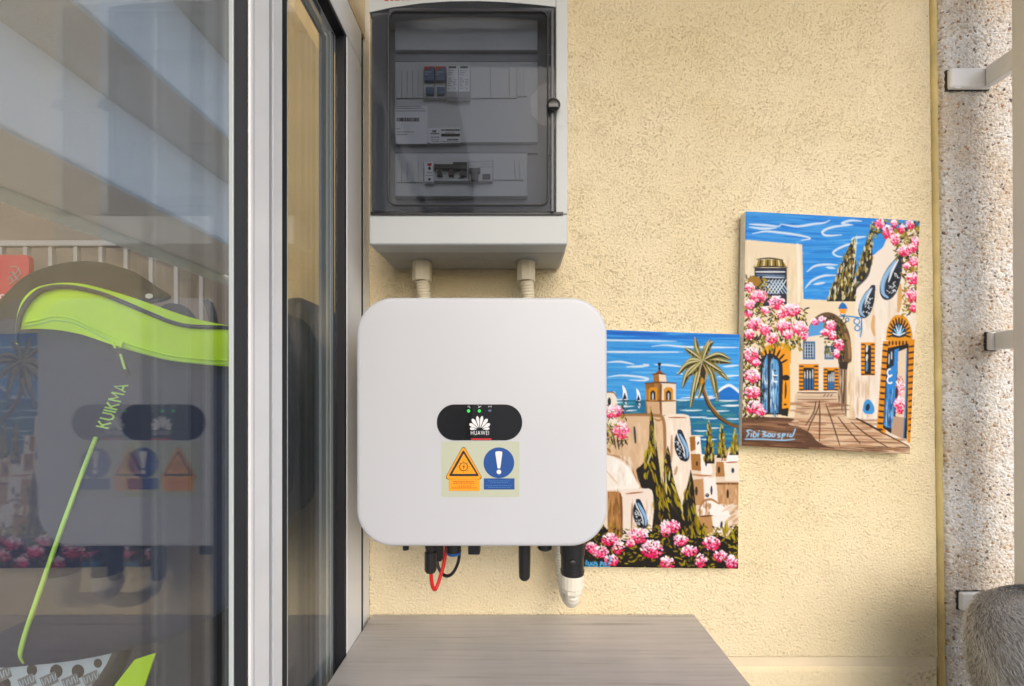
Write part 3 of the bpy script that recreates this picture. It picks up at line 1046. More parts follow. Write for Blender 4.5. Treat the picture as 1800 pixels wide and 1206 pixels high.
MB().pxbox(964, 180, 982, 188, DF - 0.016, DF - 0.0114).build('key_slot', M['door_edge'], kn_o, bevel=0.001)

DI = 0.634                                      # inner plate
ip = MB()
ip.pxbox(660, -20, 968, 372, DI + 0.001, DI + 0.004)
ip.build('back_plate', M['inner_dark'], eb)
MB().pxbox(694, 28, 945, 88, DI - 0.010, DI + 0.0008).build('inner_cover', M['inner'], eb, bevel=0.001)
MB().pxbox(694, 108, 945, 250, DI - 0.010, DI + 0.0008).build('inner_cover', M['inner'], eb, bevel=0.001)
MB().pxbox(694, 269, 927, 345, DI - 0.010, DI + 0.0008).build('inner_cover', M['inner'], eb, bevel=0.001)
for y0, y1 in ((88.4, 107.6), (250.4, 268.6)):
    MB().pxbox(694, y0, 945, y1, DI - 0.004, DI + 0.0006).build('recess', M['inner_dark'], eb)
DD = DI - 0.0105


def blank(x0, x1, y0, y1):
    MB().pxbox(x0, y0, x1, y1, DD - 0.002, DD).build('blank_cover', M['inner'], eb, bevel=0.0006)


for k in range(5):
    blank(697 + k * 9.6, 697 + k * 9.6 + 8.9, 124, 172)
    blank(697 + k * 9.6, 697 + k * 9.6 + 8.9, 285, 320)
for k in range(3):
    blank(908.6 + k * 6, 908.6 + k * 6 + 5.3, 120, 169)
for k in range(2):
    blank(905.5 + k * 8, 905.5 + k * 8 + 7.2, 282, 316)
for x0, x1 in ((827.5, 862), (862.6, 895), (895.6, 907.6)):
    blank(x0, x1, 118, 172)
blank(867, 904.6, 281, 316)


def lines(mb, x0, x1, y, d, m_n=6, th=0.9, seed=0):
    """A row of print too small to read: unequal dashes."""
    rg = random.Random(seed)
    x = x0
    while x < x1 - 1:
        w_ = rg.uniform(1.4, 4.2)
        mb.pxbox(x, y, min(x + w_, x1), y + th, d - 0.0002, d)
        x += w_ + rg.uniform(0.7, 1.3)


for k in range(2):                               # two fused breakers with red and grey fronts
    x0 = 745 + k * 19.6
    br_ = MB().pxbox(x0, 116, x0 + 18.8, 172, DD - 0.006, DD).build('breaker', M['inner'], eb, bevel=0.0008)
    MB().pxbox(x0 + 0.3, 116.4, x0 + 18.5, 141, DD - 0.012, DD - 0.0061).build('breaker_front', M['led_off'], br_, bevel=0.0008)
    rr_ = MB().pxpoly([(x0 + 0.6, 116.8), (x0 + 18, 116.8), (x0 + 18, 118.5), (x0 + 9, 120), (x0 + 5.5, 123), (x0 + 0.6, 123)], DD - 0.0124, 0.0003)
    rr_.build('red_print', M['print_red'], br_)
    pr = MB()
    lines(pr, x0 + 2, x0 + 15, 126, DD - 0.0122, seed=k)
    lines(pr, x0 + 2, x0 + 8, 130, DD - 0.0122, seed=k + 5)
    pr.build('print_lines', M['print_white'], br_)
    MB().pxbox(x0 + 3, 152, x0 + 17, 165, DD - 0.011, DD - 0.0061).build('lever', M['led_off'], br_, bevel=0.001)
for k in range(2):                               # two surge arresters with printed fronts
    x0 = 785.4 + k * 20.6
    br_ = MB().pxbox(x0, 115, x0 + 19.8, 172, DD - 0.008, DD).build('surge_arrester', M['print_white'], eb, bevel=0.0008)
    MB().pxbox(x0 + 3, 116.5, x0 + 16.5, 120, DD - 0.0084, DD - 0.0081).build('dark_print', M['print_black'], br_)
    pr = MB()
    for j, (y, xa, xb) in enumerate(((123.5, 2.5, 15), (127, 2.5, 12), (130, 2.5, 11), (137, 2.5, 8), (140, 2.5, 9), (143, 2.5, 10), (146.5, 2.5, 7), (150, 2.5, 8), (139, 12, 17), (142, 12, 17), (145, 12, 17), (148, 12, 17), (155, 2.5, 7), (155, 13, 17))):
        lines(pr, x0 + xa, x0 + xb, y, DD - 0.0083, seed=j + 20 * k)
    pr.build('print_lines', M['print_grey'], br_)
    MB().pxbox(x0 + 0.3, 161, x0 + 19.5, 171.7, DD - 0.0095, DD - 0.0081).build('lower_cover', M['inner_dark'], br_)
tm = MB().pxbox(745.5, 284, 762, 319.5, DD - 0.009, DD).build('surge_module', M['print_white'], eb, bevel=0.0008)
MB().pxpoly([(751, 287), (759, 287), (759, 290), (755, 293), (751, 290)], DD - 0.0095).build('red_arrow', M['print_red'], tm)
for x, y, r_ in ((755, 296, 2.6), (755, 315, 2.2)):
    MB().pxpoly(pxcircle(x, y, r_, 14), DD - 0.0095).build('button', M['print_black'], tm)
pr = MB()
lines(pr, 751.5, 760, 302.5, DD - 0.0092, th=2, seed=3)
lines(pr, 748, 761, 308, DD - 0.0092, seed=4)
pr.build('print_lines', M['print_grey'], tm)
rb = MB().pxbox(762.6, 281, 823, 318, DD - 0.007, DD).build('breaker_row', M['inner'], eb, bevel=0.0008)
MB().pxbox(763, 288, 808, 296, DD - 0.014, DD - 0.0071).build('bridge', M['black'], rb, bevel=0.0008)
MB().pxbox(796, 284.5, 821, 297, DD - 0.016, DD - 0.0142).build('bridge', M['black'], rb, bevel=0.0008)
for x0, m_ in ((768, M['black']), (788, mat('dark_red_lever', (0.06, 0.012, 0.01), 0.4)), (808, M['black'])):
    MB().pxbox(x0, 296.2, x0 + (9.5 if x0 < 800 else 12.5), 308, DD - 0.013, DD - 0.0071).build('lever', m_, rb, bevel=0.0008)
pr = MB()
lines(pr, 782, 787, 306, DD - 0.0072, seed=6)
lines(pr, 806, 816, 312, DD - 0.0072, th=2, seed=7)
pr.build('print_lines', M['print_black'], rb)
rc = MB().pxbox(824, 280, 866, 318, DD - 0.007, DD).build('residual_breaker', M['inner'], eb, bevel=0.0008)
MB().pxbox(824.5, 294.5, 844, 302.5, DD - 0.014, DD - 0.0071).build('lever', M['black'], rc, bevel=0.0008)
MB().pxbox(828, 302.7, 840, 315.5, DD - 0.016, DD - 0.0071).build('lever', M['black'], rc, bevel=0.0008)
MB().pxbox(848, 305.5, 862, 314.5, DD - 0.0085, DD - 0.0071).build('test_button', M['black'], rc, bevel=0.0006)
pr = MB()
for j, (xa, xb, y) in enumerate(((826, 840, 284), (844, 862, 283), (846, 862, 288), (826, 834, 291), (842, 863, 293))):
    lines(pr, xa, xb, y, DD - 0.0072, seed=40 + j)
pr.build('print_lines', M['print_grey'], rc)
ls = MB().pxbox(696, 186, 751.5, 253, DD - 0.0006, DD - 0.0001).build('data_sheet', M['print_white'], eb)
pr = MB()
for j, (xa, xb, y) in enumerate(((697, 740, 186.8), (697, 744, 190), (697, 748, 194.5), (697, 703, 226), (698, 728, 231.5), (697, 716, 236))):
    lines(pr, xa, xb, y, DD - 0.0008, seed=60 + j)
rg = random.Random(2)
x = 697.0
while x < 737:
    w_ = rg.choice((0.8, 1.4, 2.2))
    pr.pxbox(x, 207, x + w_, 213.5, DD - 0.001, DD - 0.0008)
    x += w_ + rg.choice((0.6, 1.0))
pr.build('print_lines', M['print_black'], ls)
wl = MB().pxpoly([(752, 225), (809, 224), (809.5, 251), (756, 252), (752.5, 249)], DD - 0.0014, 0.0003).build('maker_label', M['print_white'], eb)
pr = MB()
for j, (xa, xb, y, th) in enumerate(((760, 768, 229, 3.5), (757, 772, 234, 1.8), (757, 772, 240.5, 1.2), (758, 772, 245, 0.8), (759, 772, 248, 0.8), (776, 808, 227, 3.2), (783, 800, 233, 0.8), (786, 806, 244, 2.6), (776, 806, 248.5, 0.8))):
    lines(pr, xa, xb, y, DD - 0.0018, th=th, seed=80 + j)
pr.pxbox(775.5, 235, 808.5, 240, DD - 0.002, DD - 0.0018)
pr.build('print_lines', M['print_black'], wl)

# knock-outs on the underside
zk = zb + 0.003
for x, y, rr_ in ((795, 467, 0.011), (868, 465, 0.010), (832, 464, 0.027), (832, 464, 0.020), (832, 464, 0.014), (742, 464, 0.021), (926, 463, 0.021)):
    c = P(x, y, 0.692)
    mb = MB()
    n = 30
    mb.tube([(c.x + rr_ * math.cos(2 * math.pi * k / n), 0.692 + rr_ * math.sin(2 * math.pi * k / n), zk) for k in range(n + 2)], 0.0006, 6, False)
    mb.build('knockout_ring', M['box_base'], eb, smooth=60)


# ---------------------------------------------------------------- conduits from box to inverter
def corrugated(mb, path, r, pitch=0.0052, n=16):
    path = [Vector(p) for p in path]
    s = [0]
    for a_, b_ in zip(path, path[1:]):
        s.append(s[-1] + (b_ - a_).length)
    cnt = max(4, int(s[-1] / pitch * 6))
    pts_, rad = [], []
    for k in range(cnt + 1):
        u = s[-1] * k / cnt
        i = max(0, min(len(s) - 2, int(np.searchsorted(s, u)) - 1))
        t = (u - s[i]) / max(1e-9, s[i + 1] - s[i])
        pts_.append(path[i].lerp(path[i + 1], t))
        ph = (u / pitch) % 1.0
        rad.append(r * (1.0 if ph < 0.55 else 0.91))
    return mb.tube(pts_, rad, n)


def hexnut(mb, c, r, z0, z1, n=6, rot=0.3):
    rings = []
    for z, k in ((z0, 0.94), (z0 + 0.002, 1.0), (z1 - 0.002, 1.0), (z1, 0.94)):
        rings.append([(c[0] + r * k * math.cos(rot + 2 * math.pi * i / n), c[1] + r * k * math.sin(rot + 2 * math.pi * i / n), z) for i in range(n)])
    return mb.loft(rings)


DC = 0.690
for x, txt in ((742, 'left cream corrugated conduit running from the electrical box down behind the inverter'),
               (925, 'right cream corrugated conduit running from the electrical box down behind the inverter')):
    c = P(x, 480, DC)
    cd = empty('conduit', (c.x, DC, E - 0.02), txt, 'conduit')
    f_ = MB()
    hexnut(f_, (c.x, DC), 0.0168, P(0, 495, DC).z, zk, 8)
    f_.build('fitting', M['cream_pl'], cd, smooth=30)
    mb = MB()
    corrugated(mb, [(c.x + 0.001, DC, P(0, 494, DC).z), (c.x + 0.003, DC + 0.006, P(0, 520, DC).z), (c.x + 0.006, DC + 0.012, E - 0.02)], 0.0125)
    mb.build('hose', M['cream_pl'], cd, smooth=60)

# ---------------------------------------------------------------- inverter
DV = 0.565
inv = empty('inverter', (P(846, 0, DV).x, 0.70, P(0, 962, DV).z), 'white rounded square solar inverter below the electrical box', 'inverter')
x0, x1 = P(625, 0, DV).x, P(1068, 0, DV).x
z0, z1 = P(0, 962, DV).z, P(0, 522, DV).z
rings = []
for ins, dy in ((0.0, 0.0320), (0.0, 0.0062), (0.0006, 0.0036), (0.0022, 0.0014), (0.0050, 0.0003), (0.0085, 0.0)):
    rr_ = max(0.01, 0.0545 - ins)
    rings.append([(x, DV + dy, z) for x, z in rrect(x0 + ins, x1 - ins, z0 + ins, z1 - ins, rr_, 12)])
MB().loft(rings).build('front_cover', M['white_pl'], inv, smooth=40)
ms = []
for ins, y in ((0.010, DV + 0.0325), (0.008, DV + 0.10), (0.016, DV + 0.118), (0.016, DV + 0.128)):
    ms.append([(x, y, z) for x, z in rrect(x0 + ins, x1 - ins, z0 + ins + 0.010, z1 - ins, 0.046, 10)])
MB().loft(ms).build('body', M['heat'], inv, smooth=40)
for k in range(14):
    x = x0 + 0.05 + k * (x1 - x0 - 0.10) / 13
    MB().box(x - 0.0015, x + 0.0015, DV + 0.1285, DV + 0.152, z0 + 0.05, z1 - 0.05).build('cooling_fin', M['heat'], inv)
MB().box(x0 + 0.08, x1 - 0.08, DV + 0.1525, 0.7335, z1 - 0.16, z1 - 0.08).build('wall_bracket', M['heat'], inv)

LY = DV - 0.0006
dp = MB().loft([[P(x, y, d) for x, y in pxrr(768 + i, 711 + i, 918 - i, 774 - i, 31 - i, 10)] for i, d in ((0, DV - 0.0001), (0, DV - 0.0010), (0.7, DV - 0.0014))])
disp = dp.build('display_panel', M['black_gloss'], inv, smooth=30)
LD = DV - 0.0016
MB().pxpoly(pxcircle(823.6, 722.4, 2.9, 16), LD).build('status_light', M['led'], disp)
MB().pxpoly(pxcircle(842.6, 722.4, 2.8, 16), LD).build('status_light', M['led'], disp)
MB().pxpoly(pxcircle(861, 721.8, 3.2, 16, 2.0), LD).build('status_light', M['led_off'], disp)
for ic in ([(821.5, 715.5), (824, 713.5), (826, 715.5), (824, 716.5), (826.5, 717)], [(840, 713), (843, 715), (841, 717), (846, 713.5)], [(858.5, 713.5), (858.5, 716), (861, 714), (863.5, 716), (863.5, 713)]):
    MB().tube([P(x, y, LD) for x, y in ic], 0.00035, 4).build('status_icon', M['print_white'], disp)
# fan-shaped emblem of eight petals
cx0, cy0 = 843.2, 755.2
pet = [(10, 22.0, 6.6), (33, 23.0, 7.0), (57, 23.5, 6.6), (80, 24.0, 6.4)]
for sgn in (-1, 1):
    for k, (ang, ln_, wd) in enumerate(((80, 24.0, 2.75), (55, 23.0, 3.1), (30, 20.5, 3.0), (7, 17.0, 2.4))):
        a = R(ang)
        ux, uy = sgn * math.cos(a), -math.sin(a)
        vx, vy = -uy, ux
        pts_ = []
        r0 = 3.6 + k * 0.6
        for t, w_ in ((0, 0.10), (0.25, 0.46), (0.5, 0.82), (0.72, 1.0), (0.88, 0.85), (1.0, 0.22)):
            r_ = r0 + (ln_ - r0) * t
            pts_.append((cx0 + sgn * 0.3 + ux * r_ + vx * wd * w_, cy0 + uy * r_ + vy * wd * w_))
        for t, w_ in ((1.0, 0.22), (0.88, 0.85), (0.72, 1.0), (0.5, 0.82), (0.25, 0.46), (0, 0.10)):
            r_ = r0 + (ln_ - r0) * t
            pts_.append((cx0 + sgn * 0.3 + ux * r_ - vx * wd * w_, cy0 + uy * r_ - vy * wd * w_))
        MB().pxpoly(pts_, LD - 0.00004 * k, 0.0002).build('emblem_petal', M['print_white'], disp)
tx = MB()
text_px(tx, 'HUAWEI', (827.6, 764.6), (31.8, 0), (0, -7.2), lambda x, y: P(x, y, LD), 1.15, 0.0)
tx.build('lettering', M['print_white'], disp, fix=False)
MB().pxbox(828, 770.6, 864, 773.6, LD, LD + 0.0004).build('red_mark', M['print_red'], disp)

st = MB().pxpoly(pxrr(776.5, 776, 913, 873.5, 2.5, 3), DV - 0.0005, 0.0003).build('warning_sticker', M['sticker'], inv)


def tri_round(cx_, pts_, r, n=6):
    """Rounded polygon from px corners."""
    out = []
    m = len(pts_)
    for i in range(m):
        p0, p1, p2 = (np.array(pts_[(i + k - 1) % m], float) for k in range(3))
        a_ = p1 + (p0 - p1) / np.linalg.norm(p0 - p1) * r
        b_ = p1 + (p2 - p1) / np.linalg.norm(p2 - p1) * r
        for k in range(n + 1):
            t = k / n
            out.append(tuple((1 - t) ** 2 * a_ + 2 * t * (1 - t) * p1 + t * t * b_))
    return out


L1 = DV - 0.0008
MB().pxpoly(tri_round(0, [(814.8, 782), (849.5, 843), (781, 843)], 9), L1, 0.0002).build('triangle_edge', M['print_black'], st)
MB().pxpoly(tri_round(0, [(814.8, 783.2), (848.4, 842.3), (782.2, 842.3)], 9), L1 - 0.0003, 0.0002).build('triangle', M['print_orange'], st)
MB().pxpoly(tri_round(0, [(814.6, 790.5), (842.5, 837), (788.5, 837)], 4), L1 - 0.0006, 0.0002).build('triangle_band', M['print_black'], st)
MB().pxpoly([(815, 797.5), (837, 833), (795, 833)], L1 - 0.0009, 0.0002).build('triangle_field', M['print_orange'], st)
sb_ = MB()
n = 24
sb_.tube([P(815 + 7 * math.cos(2 * math.pi * k / n), 820.5 + 7 * math.sin(2 * math.pi * k / n), L1 - 0.0010) for k in range(n + 2)], 0.0006, 4, False)
for k in range(8):
    a = 2 * math.pi * k / 8
    sb_.tube([P(815 + r_ * math.cos(a), 820.5 + r_ * math.sin(a), L1 - 0.0010) for r_ in (8.2, 11)], 0.0003, 4)
sb_.pxpoly([(816.5, 815.5), (813, 821), (815, 821), (813.6, 826), (817.4, 819.8), (815.2, 819.8)], L1 - 0.0011, 0.0002)
sb_.build('sun_symbol', mat('symbol_brown', (0.12, 0.03, 0.01), 0.5), st)
oc = MB().pxbox(789, 842.6, 843.5, 863, L1 - 0.0002, L1).build('orange_caption', M['print_orange'], st)
pr = MB()
for j, (xa, xb, y) in enumerate(((797, 834, 846), (797, 835, 849), (804, 829, 854), (794, 838, 857.2))):
    lines(pr, xa, xb, y, L1 - 0.0003, th=1.1, seed=100 + j)
pr.build('print_lines', M['print_red'], oc)
MB().pxpoly(pxcircle(877, 813.6, 27, 44), L1, 0.0002).build('blue_disc', M['print_blue'], st)
MB().pxpoly([(870.6, 796), (871.5, 794), (874, 793.2), (880, 793.2), (882.5, 794), (883, 796.5), (879.6, 822), (878.5, 823.6), (875.4, 823.6), (874.4, 822)], L1 - 0.0003, 0.0002).build('exclamation_stroke', M['print_white'], st)
MB().pxpoly(pxcircle(877, 829.6, 4.1, 18), L1 - 0.0003, 0.0002).build('exclamation_dot', M['print_white'], st)
bc_ = MB().pxbox(850.5, 841, 904.5, 860.5, L1 - 0.0002, L1).build('blue_caption', M['print_blue'], st)
pr = MB()
for j, (xa, xb, y) in enumerate(((858, 897, 845), (862, 893, 848), (854, 901, 853), (858, 897, 856.2))):
    lines(pr, xa, xb, y, L1 - 0.0003, th=1.0, seed=120 + j)
pr.build('print_lines', M['print_ltblue'], bc_)

# fittings under the inverter
ZU = z0 + 0.014


def lathe(mb, cx_, cy_, prof, n=18):
    return mb.loft([[(cx_ + r_ * math.cos(2 * math.pi * k / n), cy_ + r_ * math.sin(2 * math.pi * k / n), z) for k in range(n)] for r_, z in prof])


DU = 0.63
c = P(713.5, 966, DU)
lathe(MB(), c.x, DU, [(0.005, ZU), (0.005, c.z)]).build('plug', M['black'], inv, smooth=40)
c = P(833, 976, DU)
mb = MB().pxbox(822.5, 940, 843.5, 976, DU - 0.008, DU + 0.012)
mb.build('port_cap', M['black'], inv, bevel=0.002)
c = P(797.5, 972, DU)
lathe(MB(), c.x, DU, [(0.0120, ZU), (0.0120, P(0, 969, DU).z), (0.0126, P(0, 968.8, DU).z)]).build('switch_knob', M['black'], inv, smooth=40)
lathe(MB(), c.x, DU, [(0.0122, P(0, 968.9, DU).z), (0.0122, P(0, 972, DU).z), (0.0100, P(0, 974.5, DU).z)]).build('blue_ring', M['blue'], inv, smooth=40)
c = P(922, 1000, DU)
rA = 10.3 / F * DU
prof = [(rA * 1.06, ZU + 0.01), (rA * 1.02, P(0, 990, DU).z), (rA * 0.95, P(0, 1011, DU).z)]
for k in range(1, 7):
    a = R(90 * k / 6)
    prof.append((rA * 0.95 * math.cos(a) + 0.0002, P(0, 1011, DU).z - rA * 0.95 * math.sin(a)))
lathe(MB(), c.x, DU, prof, 22).build('antenna', M['black'], inv, smooth=50)
c = P(957.5, 966, DU)
lathe(MB(), c.x, DU, [(0.0118, ZU), (0.0118, P(0, 963.5, DU).z), (0.009, P(0, 966, DU).z)]).build('plug', M['black'], inv, smooth=40)
DA = 0.625
c = P(1006, 985, DA)
rr_ = 21 / F * DA
ac = MB()
lathe(ac, c.x, DA, [(rr_ * 1.06, ZU + 0.01), (rr_ * 1.03, P(0, 973, DA).z), (rr_ * 0.97, P(0, 973.6, DA).z), (rr_ * 0.95, P(0, 1000, DA).z), (rr_ * 1.0, P(0, 1001, DA).z), (rr_ * 0.98, P(0, 1007, DA).z)], 24)
acp = ac.build('power_connector', M['black'], inv, smooth=35)
mb = MB()
mb.loft([[P(x, y, d) for x, y in pxcircle(1007, 991.5, r_, 18)] for r_, d in ((6, DA - rr_ * 0.93), (6, DA - rr_ * 1.10), (4, DA - rr_ * 1.14))])
mb.build('lock_screw', M['black'], acp, smooth=40)

acd = empty('conduit', (c.x, DA, P(0, 1068, DA).z), 'ivory corrugated conduit looping from the black power connector under the inverter', 'conduit')
mb = MB()
for k in range(2):
    pass
n = 40
z_a, z_b = P(0, 1006.5, DA).z, P(0, 1031, DA).z
rings = []
for z, kk in ((z_a, 0.93), (z_a - 0.0015, 0.96), (z_b + 0.0015, 0.96), (z_b, 0.92)):
    rings.append([(c.x + rr_ * kk * (1 + (0.008 if i % 2 else -0.008)) * math.cos(2 * math.pi * i / n), DA + rr_ * kk * (1 + (0.008 if i % 2 else -0.008)) * math.sin(2 * math.pi * i / n), z) for i in range(n)])
mb.loft(rings)
mb.build('gland_nut', M['ivory_pl'], acd, smooth=20)
mb = MB()
hexnut(mb, (c.x, DA), rr_ * 0.84, P(0, 1041, DA).z, z_b, 8, 0.2)
mb.build('gland_body', M['ivory_pl'], acd, smooth=25)
mb = MB()
pth = smooth_path([P(1006, 1040, DA), P(1006, 1050, 0.630), P(1004, 1055, 0.650), P(999, 1050, 0.680), P(993, 1034, 0.700), P(989, 1010, 0.706), P(986, 985, 0.708), P(984, 950, 0.708)], 10)
corrugated(mb, pth, 0.0118)
mb.build('hose', M['ivory_pl'], acd, smooth=60)

# two solar cables
for kind in (0, 1):
    if kind == 0:
        c = P(757, 1000, 0.615)
        cb_ = empty('solar_cable', (c.x, 0.615, P(0, 1039, 0.615).z), 'red cable looping from the front black plug under the inverter', 'cable')
        sc_, m_ = 1.0, M['red']
        pts_ = [P(757.5, 1006, 0.615), P(758.5, 1020, 0.616), P(761, 1032, 0.618), P(764.5, 1036, 0.622), P(769, 1029, 0.626), P(774, 1014, 0.630), P(779, 996, 0.634), P(783, 975, 0.638), P(785, 950, 0.640)]
    else:
        c = P(771, 985, 0.655)
        cb_ = empty('solar_cable', (c.x, 0.655, P(0, 1014, 0.655).z), 'black cable looping from the rear plug under the inverter', 'cable')
        sc_, m_ = 0.62, M['black']
        pts_ = [P(768, 985, 0.655), P(771, 998, 0.652), P(777, 1008, 0.648), P(785, 1012.5, 0.642), P(794, 1009, 0.638), P(802, 997, 0.634), P(807, 980, 0.632), P(808, 950, 0.632)]
    zt_ = ZU + 0.006
    zn = pts_[0].z
    zm = zn + (zt_ - zn) * 0.42
    mb = MB()
    q = 0.0100 * (0.92 if kind == 0 else 0.85)
    lathe(mb, c.x, c.y, [(q * 0.95, zt_), (q * 0.95, zm + 0.006), (q * 0.80, zm + 0.002), (q * 0.80, zm)], 18)
    cn = mb.build('connector', M['black'], cb_, smooth=40)
    mb = MB()
    n = 20
    rings = [[(c.x + q * kk * (1.03 if i % 2 else 0.97) * math.cos(2 * math.pi * i / n), c.y + q * kk * (1.03 if i % 2 else 0.97) * math.sin(2 * math.pi * i / n), z) for i in range(n)] for kk, z in ((0.9, zm), (1.0, zm - 0.001), (1.0, zn + 0.004), (0.8, zn + 0.0005))]
    mb.loft(rings)
    mb.build('connector_nut', M['black'], cn, smooth=25)
    MB().tube(smooth_path(pts_, 8), 0.0029 if kind == 0 else 0.0026, 12).build('cord', m_, cb_, smooth=60)

# ---------------------------------------------------------------- paintings
class Canvas:
    """Brush work rasterised in photo-pixel coordinates; becomes the colour of a fine mesh."""
    def __init__(self, x0, y0, x1, y1, ss=2, seed=1):
        self.x0, self.y0, self.ss = x0, y0, ss
        self.w, self.h = int((x1 - x0) * ss), int((y1 - y0) * ss)
        self.img = np.zeros((self.h, self.w, 3), np.float32)
        self.hgt = np.zeros((self.h, self.w), np.float32)
        self.r = np.random.default_rng(seed)

    def _win(self, xa, ya, xb, yb):
        s = self.ss
        i0, i1 = max(0, int((ya - self.y0) * s) - 1), min(self.h, int((yb - self.y0) * s) + 2)
        j0, j1 = max(0, int((xa - self.x0) * s) - 1), min(self.w, int((xb - self.x0) * s) + 2)
        if i1 <= i0 or j1 <= j0:
            return None
        Y, X = np.mgrid[i0:i1, j0:j1]
        return i0, i1, j0, j1, (X + 0.5) / s + self.x0, (Y + 0.5) / s + self.y0

    def _put(self, win, a, col, relief=0.0):
        i0, i1, j0, j1 = win[:4]
        a = np.clip(a, 0, 1)[..., None].astype(np.float32)
        c = np.array(col, np.float32)
        self.img[i0:i1, j0:j1] = self.img[i0:i1, j0:j1] * (1 - a) + c * a
        if relief:
            self.hgt[i0:i1, j0:j1] = np.maximum(self.hgt[i0:i1, j0:j1] * (1 - a[..., 0] * 0.5), a[..., 0] * relief)

    def jit(self, col, v=10):
        k = self.r.normal(0, v)
        return tuple(np.clip(np.array(col, float) + k + self.r.normal(0, v * 0.35, 3), 0, 255))

    def poly(self, pts, col, alpha=1.0, soft=0.6):
        p = np.array(pts, float)
        win = self._win(*p.min(0), *p.max(0))
        if win is None:
            return
        X, Y = win[4], win[5]
        ins = np.zeros(X.shape, bool)
        n = len(p)
        for i in range(n):
            (xa, ya), (xb, yb) = p[i], p[(i + 1) % n]
            if ya == yb:
                continue
            c = (ya > Y) != (yb > Y)
            ins ^= c & (X < (xb - xa) * (Y - ya) / (yb - ya) + xa)
        self._put(win, ins * alpha, col)

    def stroke(self, pts, w, col, alpha=1.0, taper=0.6, relief=0.4, dry=0.25, smooth=True):
        """Bristle stroke along a curve; width w in px, tapering at the ends."""
        if smooth and len(pts) > 2:
            pts = smooth_path(pts, 6)
        p = np.array(pts, float)
        win = self._win(*(p.min(0) - w), *(p.max(0) + w))
        if win is None:
            return
        X, Y = win[4], win[5]
        seg = np.hypot(*np.diff(p, axis=0).T)
        s = np.concatenate([[0], np.cumsum(seg)])
        L = max(s[-1], 1e-6)
        best = np.full(X.shape, 9.0)
        for i in range(len(p) - 1):
            d = p[i + 1] - p[i]
            l2 = max(d @ d, 1e-9)
            t = np.clip(((X - p[i][0]) * d[0] + (Y - p[i][1]) * d[1]) / l2, 0, 1)
            dx, dy = X - (p[i][0] + t * d[0]), Y - (p[i][1] + t * d[1])
            u = (s[i] + t * seg[i]) / L
            ww = 0.5 * w * (1 - taper * np.abs(2 * u - 1) ** 2.2) + 0.15
            best = np.minimum(best, np.hypot(dx, dy) / ww)
        a = np.clip((1.12 - best) * 4, 0, 1) * alpha
        if dry:
            a = a * (1 - dry * self.r.random(X.shape) * (best > 0.35))
        self._put(win, a, col, relief)

    def dab(self, x, y, rx, ry, ang, col, alpha=1.0, relief=0.5):
        rm = max(rx, ry)
        win = self._win(x - rm, y - rm, x + rm, y + rm)
        if win is None:
            return
        X, Y = win[4] - x, win[5] - y
        c, s = math.cos(ang), math.sin(ang)
        d = np.hypot((X * c + Y * s) / rx, (-X * s + Y * c) / ry)
        self._put(win, np.clip((1.1 - d) * 5, 0, 1) * alpha, col, relief)

    def streaks(self, x0, y0, x1, y1, cols, n, wl=(20, 70), th=(1.5, 4), slope=0.02, alpha=0.6):
        for _ in range(n):
            x, y = self.r.uniform(x0, x1), self.r.uniform(y0, y1)
            l = self.r.uniform(*wl)
            c = self.jit(cols[self.r.integers(len(cols))], 6)
            self.stroke([(x - l / 2, y - l * slope / 2), (x + l / 2, y + l * slope / 2)], self.r.uniform(*th), c, alpha, 0.8, 0.2, 0.4, False)

    def vstreaks(self, x0, y0, x1, y1, cols, n, wl=(8, 25), th=(1.5, 3.5), alpha=0.4):
        for _ in range(n):
            x, y = self.r.uniform(x0, x1), self.r.uniform(y0, y1)
            l = self.r.uniform(*wl)
            self.stroke([(x, y - l / 2), (x + self.r.normal(0, 0.6), y + l / 2)], self.r.uniform(*th), self.jit(cols[self.r.integers(len(cols))], 5), alpha, 0.8, 0.2, 0.4, False)

    def flowers(self, x, y, rx, ry, n, cols, sz=(0.9, 2.0)):
        for _ in range(int(n * 1.3)):
            a, q = self.r.uniform(0, 6.28), math.sqrt(self.r.random())
            px, py = x + rx * q * math.cos(a), y + ry * q * math.sin(a)
            light = max(0, min(1, 0.5 - (py - y) / (2 * ry) + self.r.normal(0, 0.25)))
            k = min(len(cols) - 1, int(light * len(cols)))
            s = self.r.uniform(*sz)
            self.dab(px, py, s * 1.35, s * 0.85, self.r.uniform(-0.4, 1.9), self.jit(cols[k], 9), 0.95)

    def leaves(self, x0, y0, x1, y1, n, cols, ln=(3, 7), th=(1.2, 2.4), ang=(0, 6.28)):
        for _ in range(n):
            x, y = self.r.uniform(x0, x1), self.r.uniform(y0, y1)
            a, l = self.r.uniform(*ang), self.r.uniform(*ln)
            c = self.jit(cols[self.r.integers(len(cols))], 8)
            self.stroke([(x, y), (x + l * math.cos(a), y + l * math.sin(a))], self.r.uniform(*th), c, 0.95, 0.6, 0.4, 0.2, False)

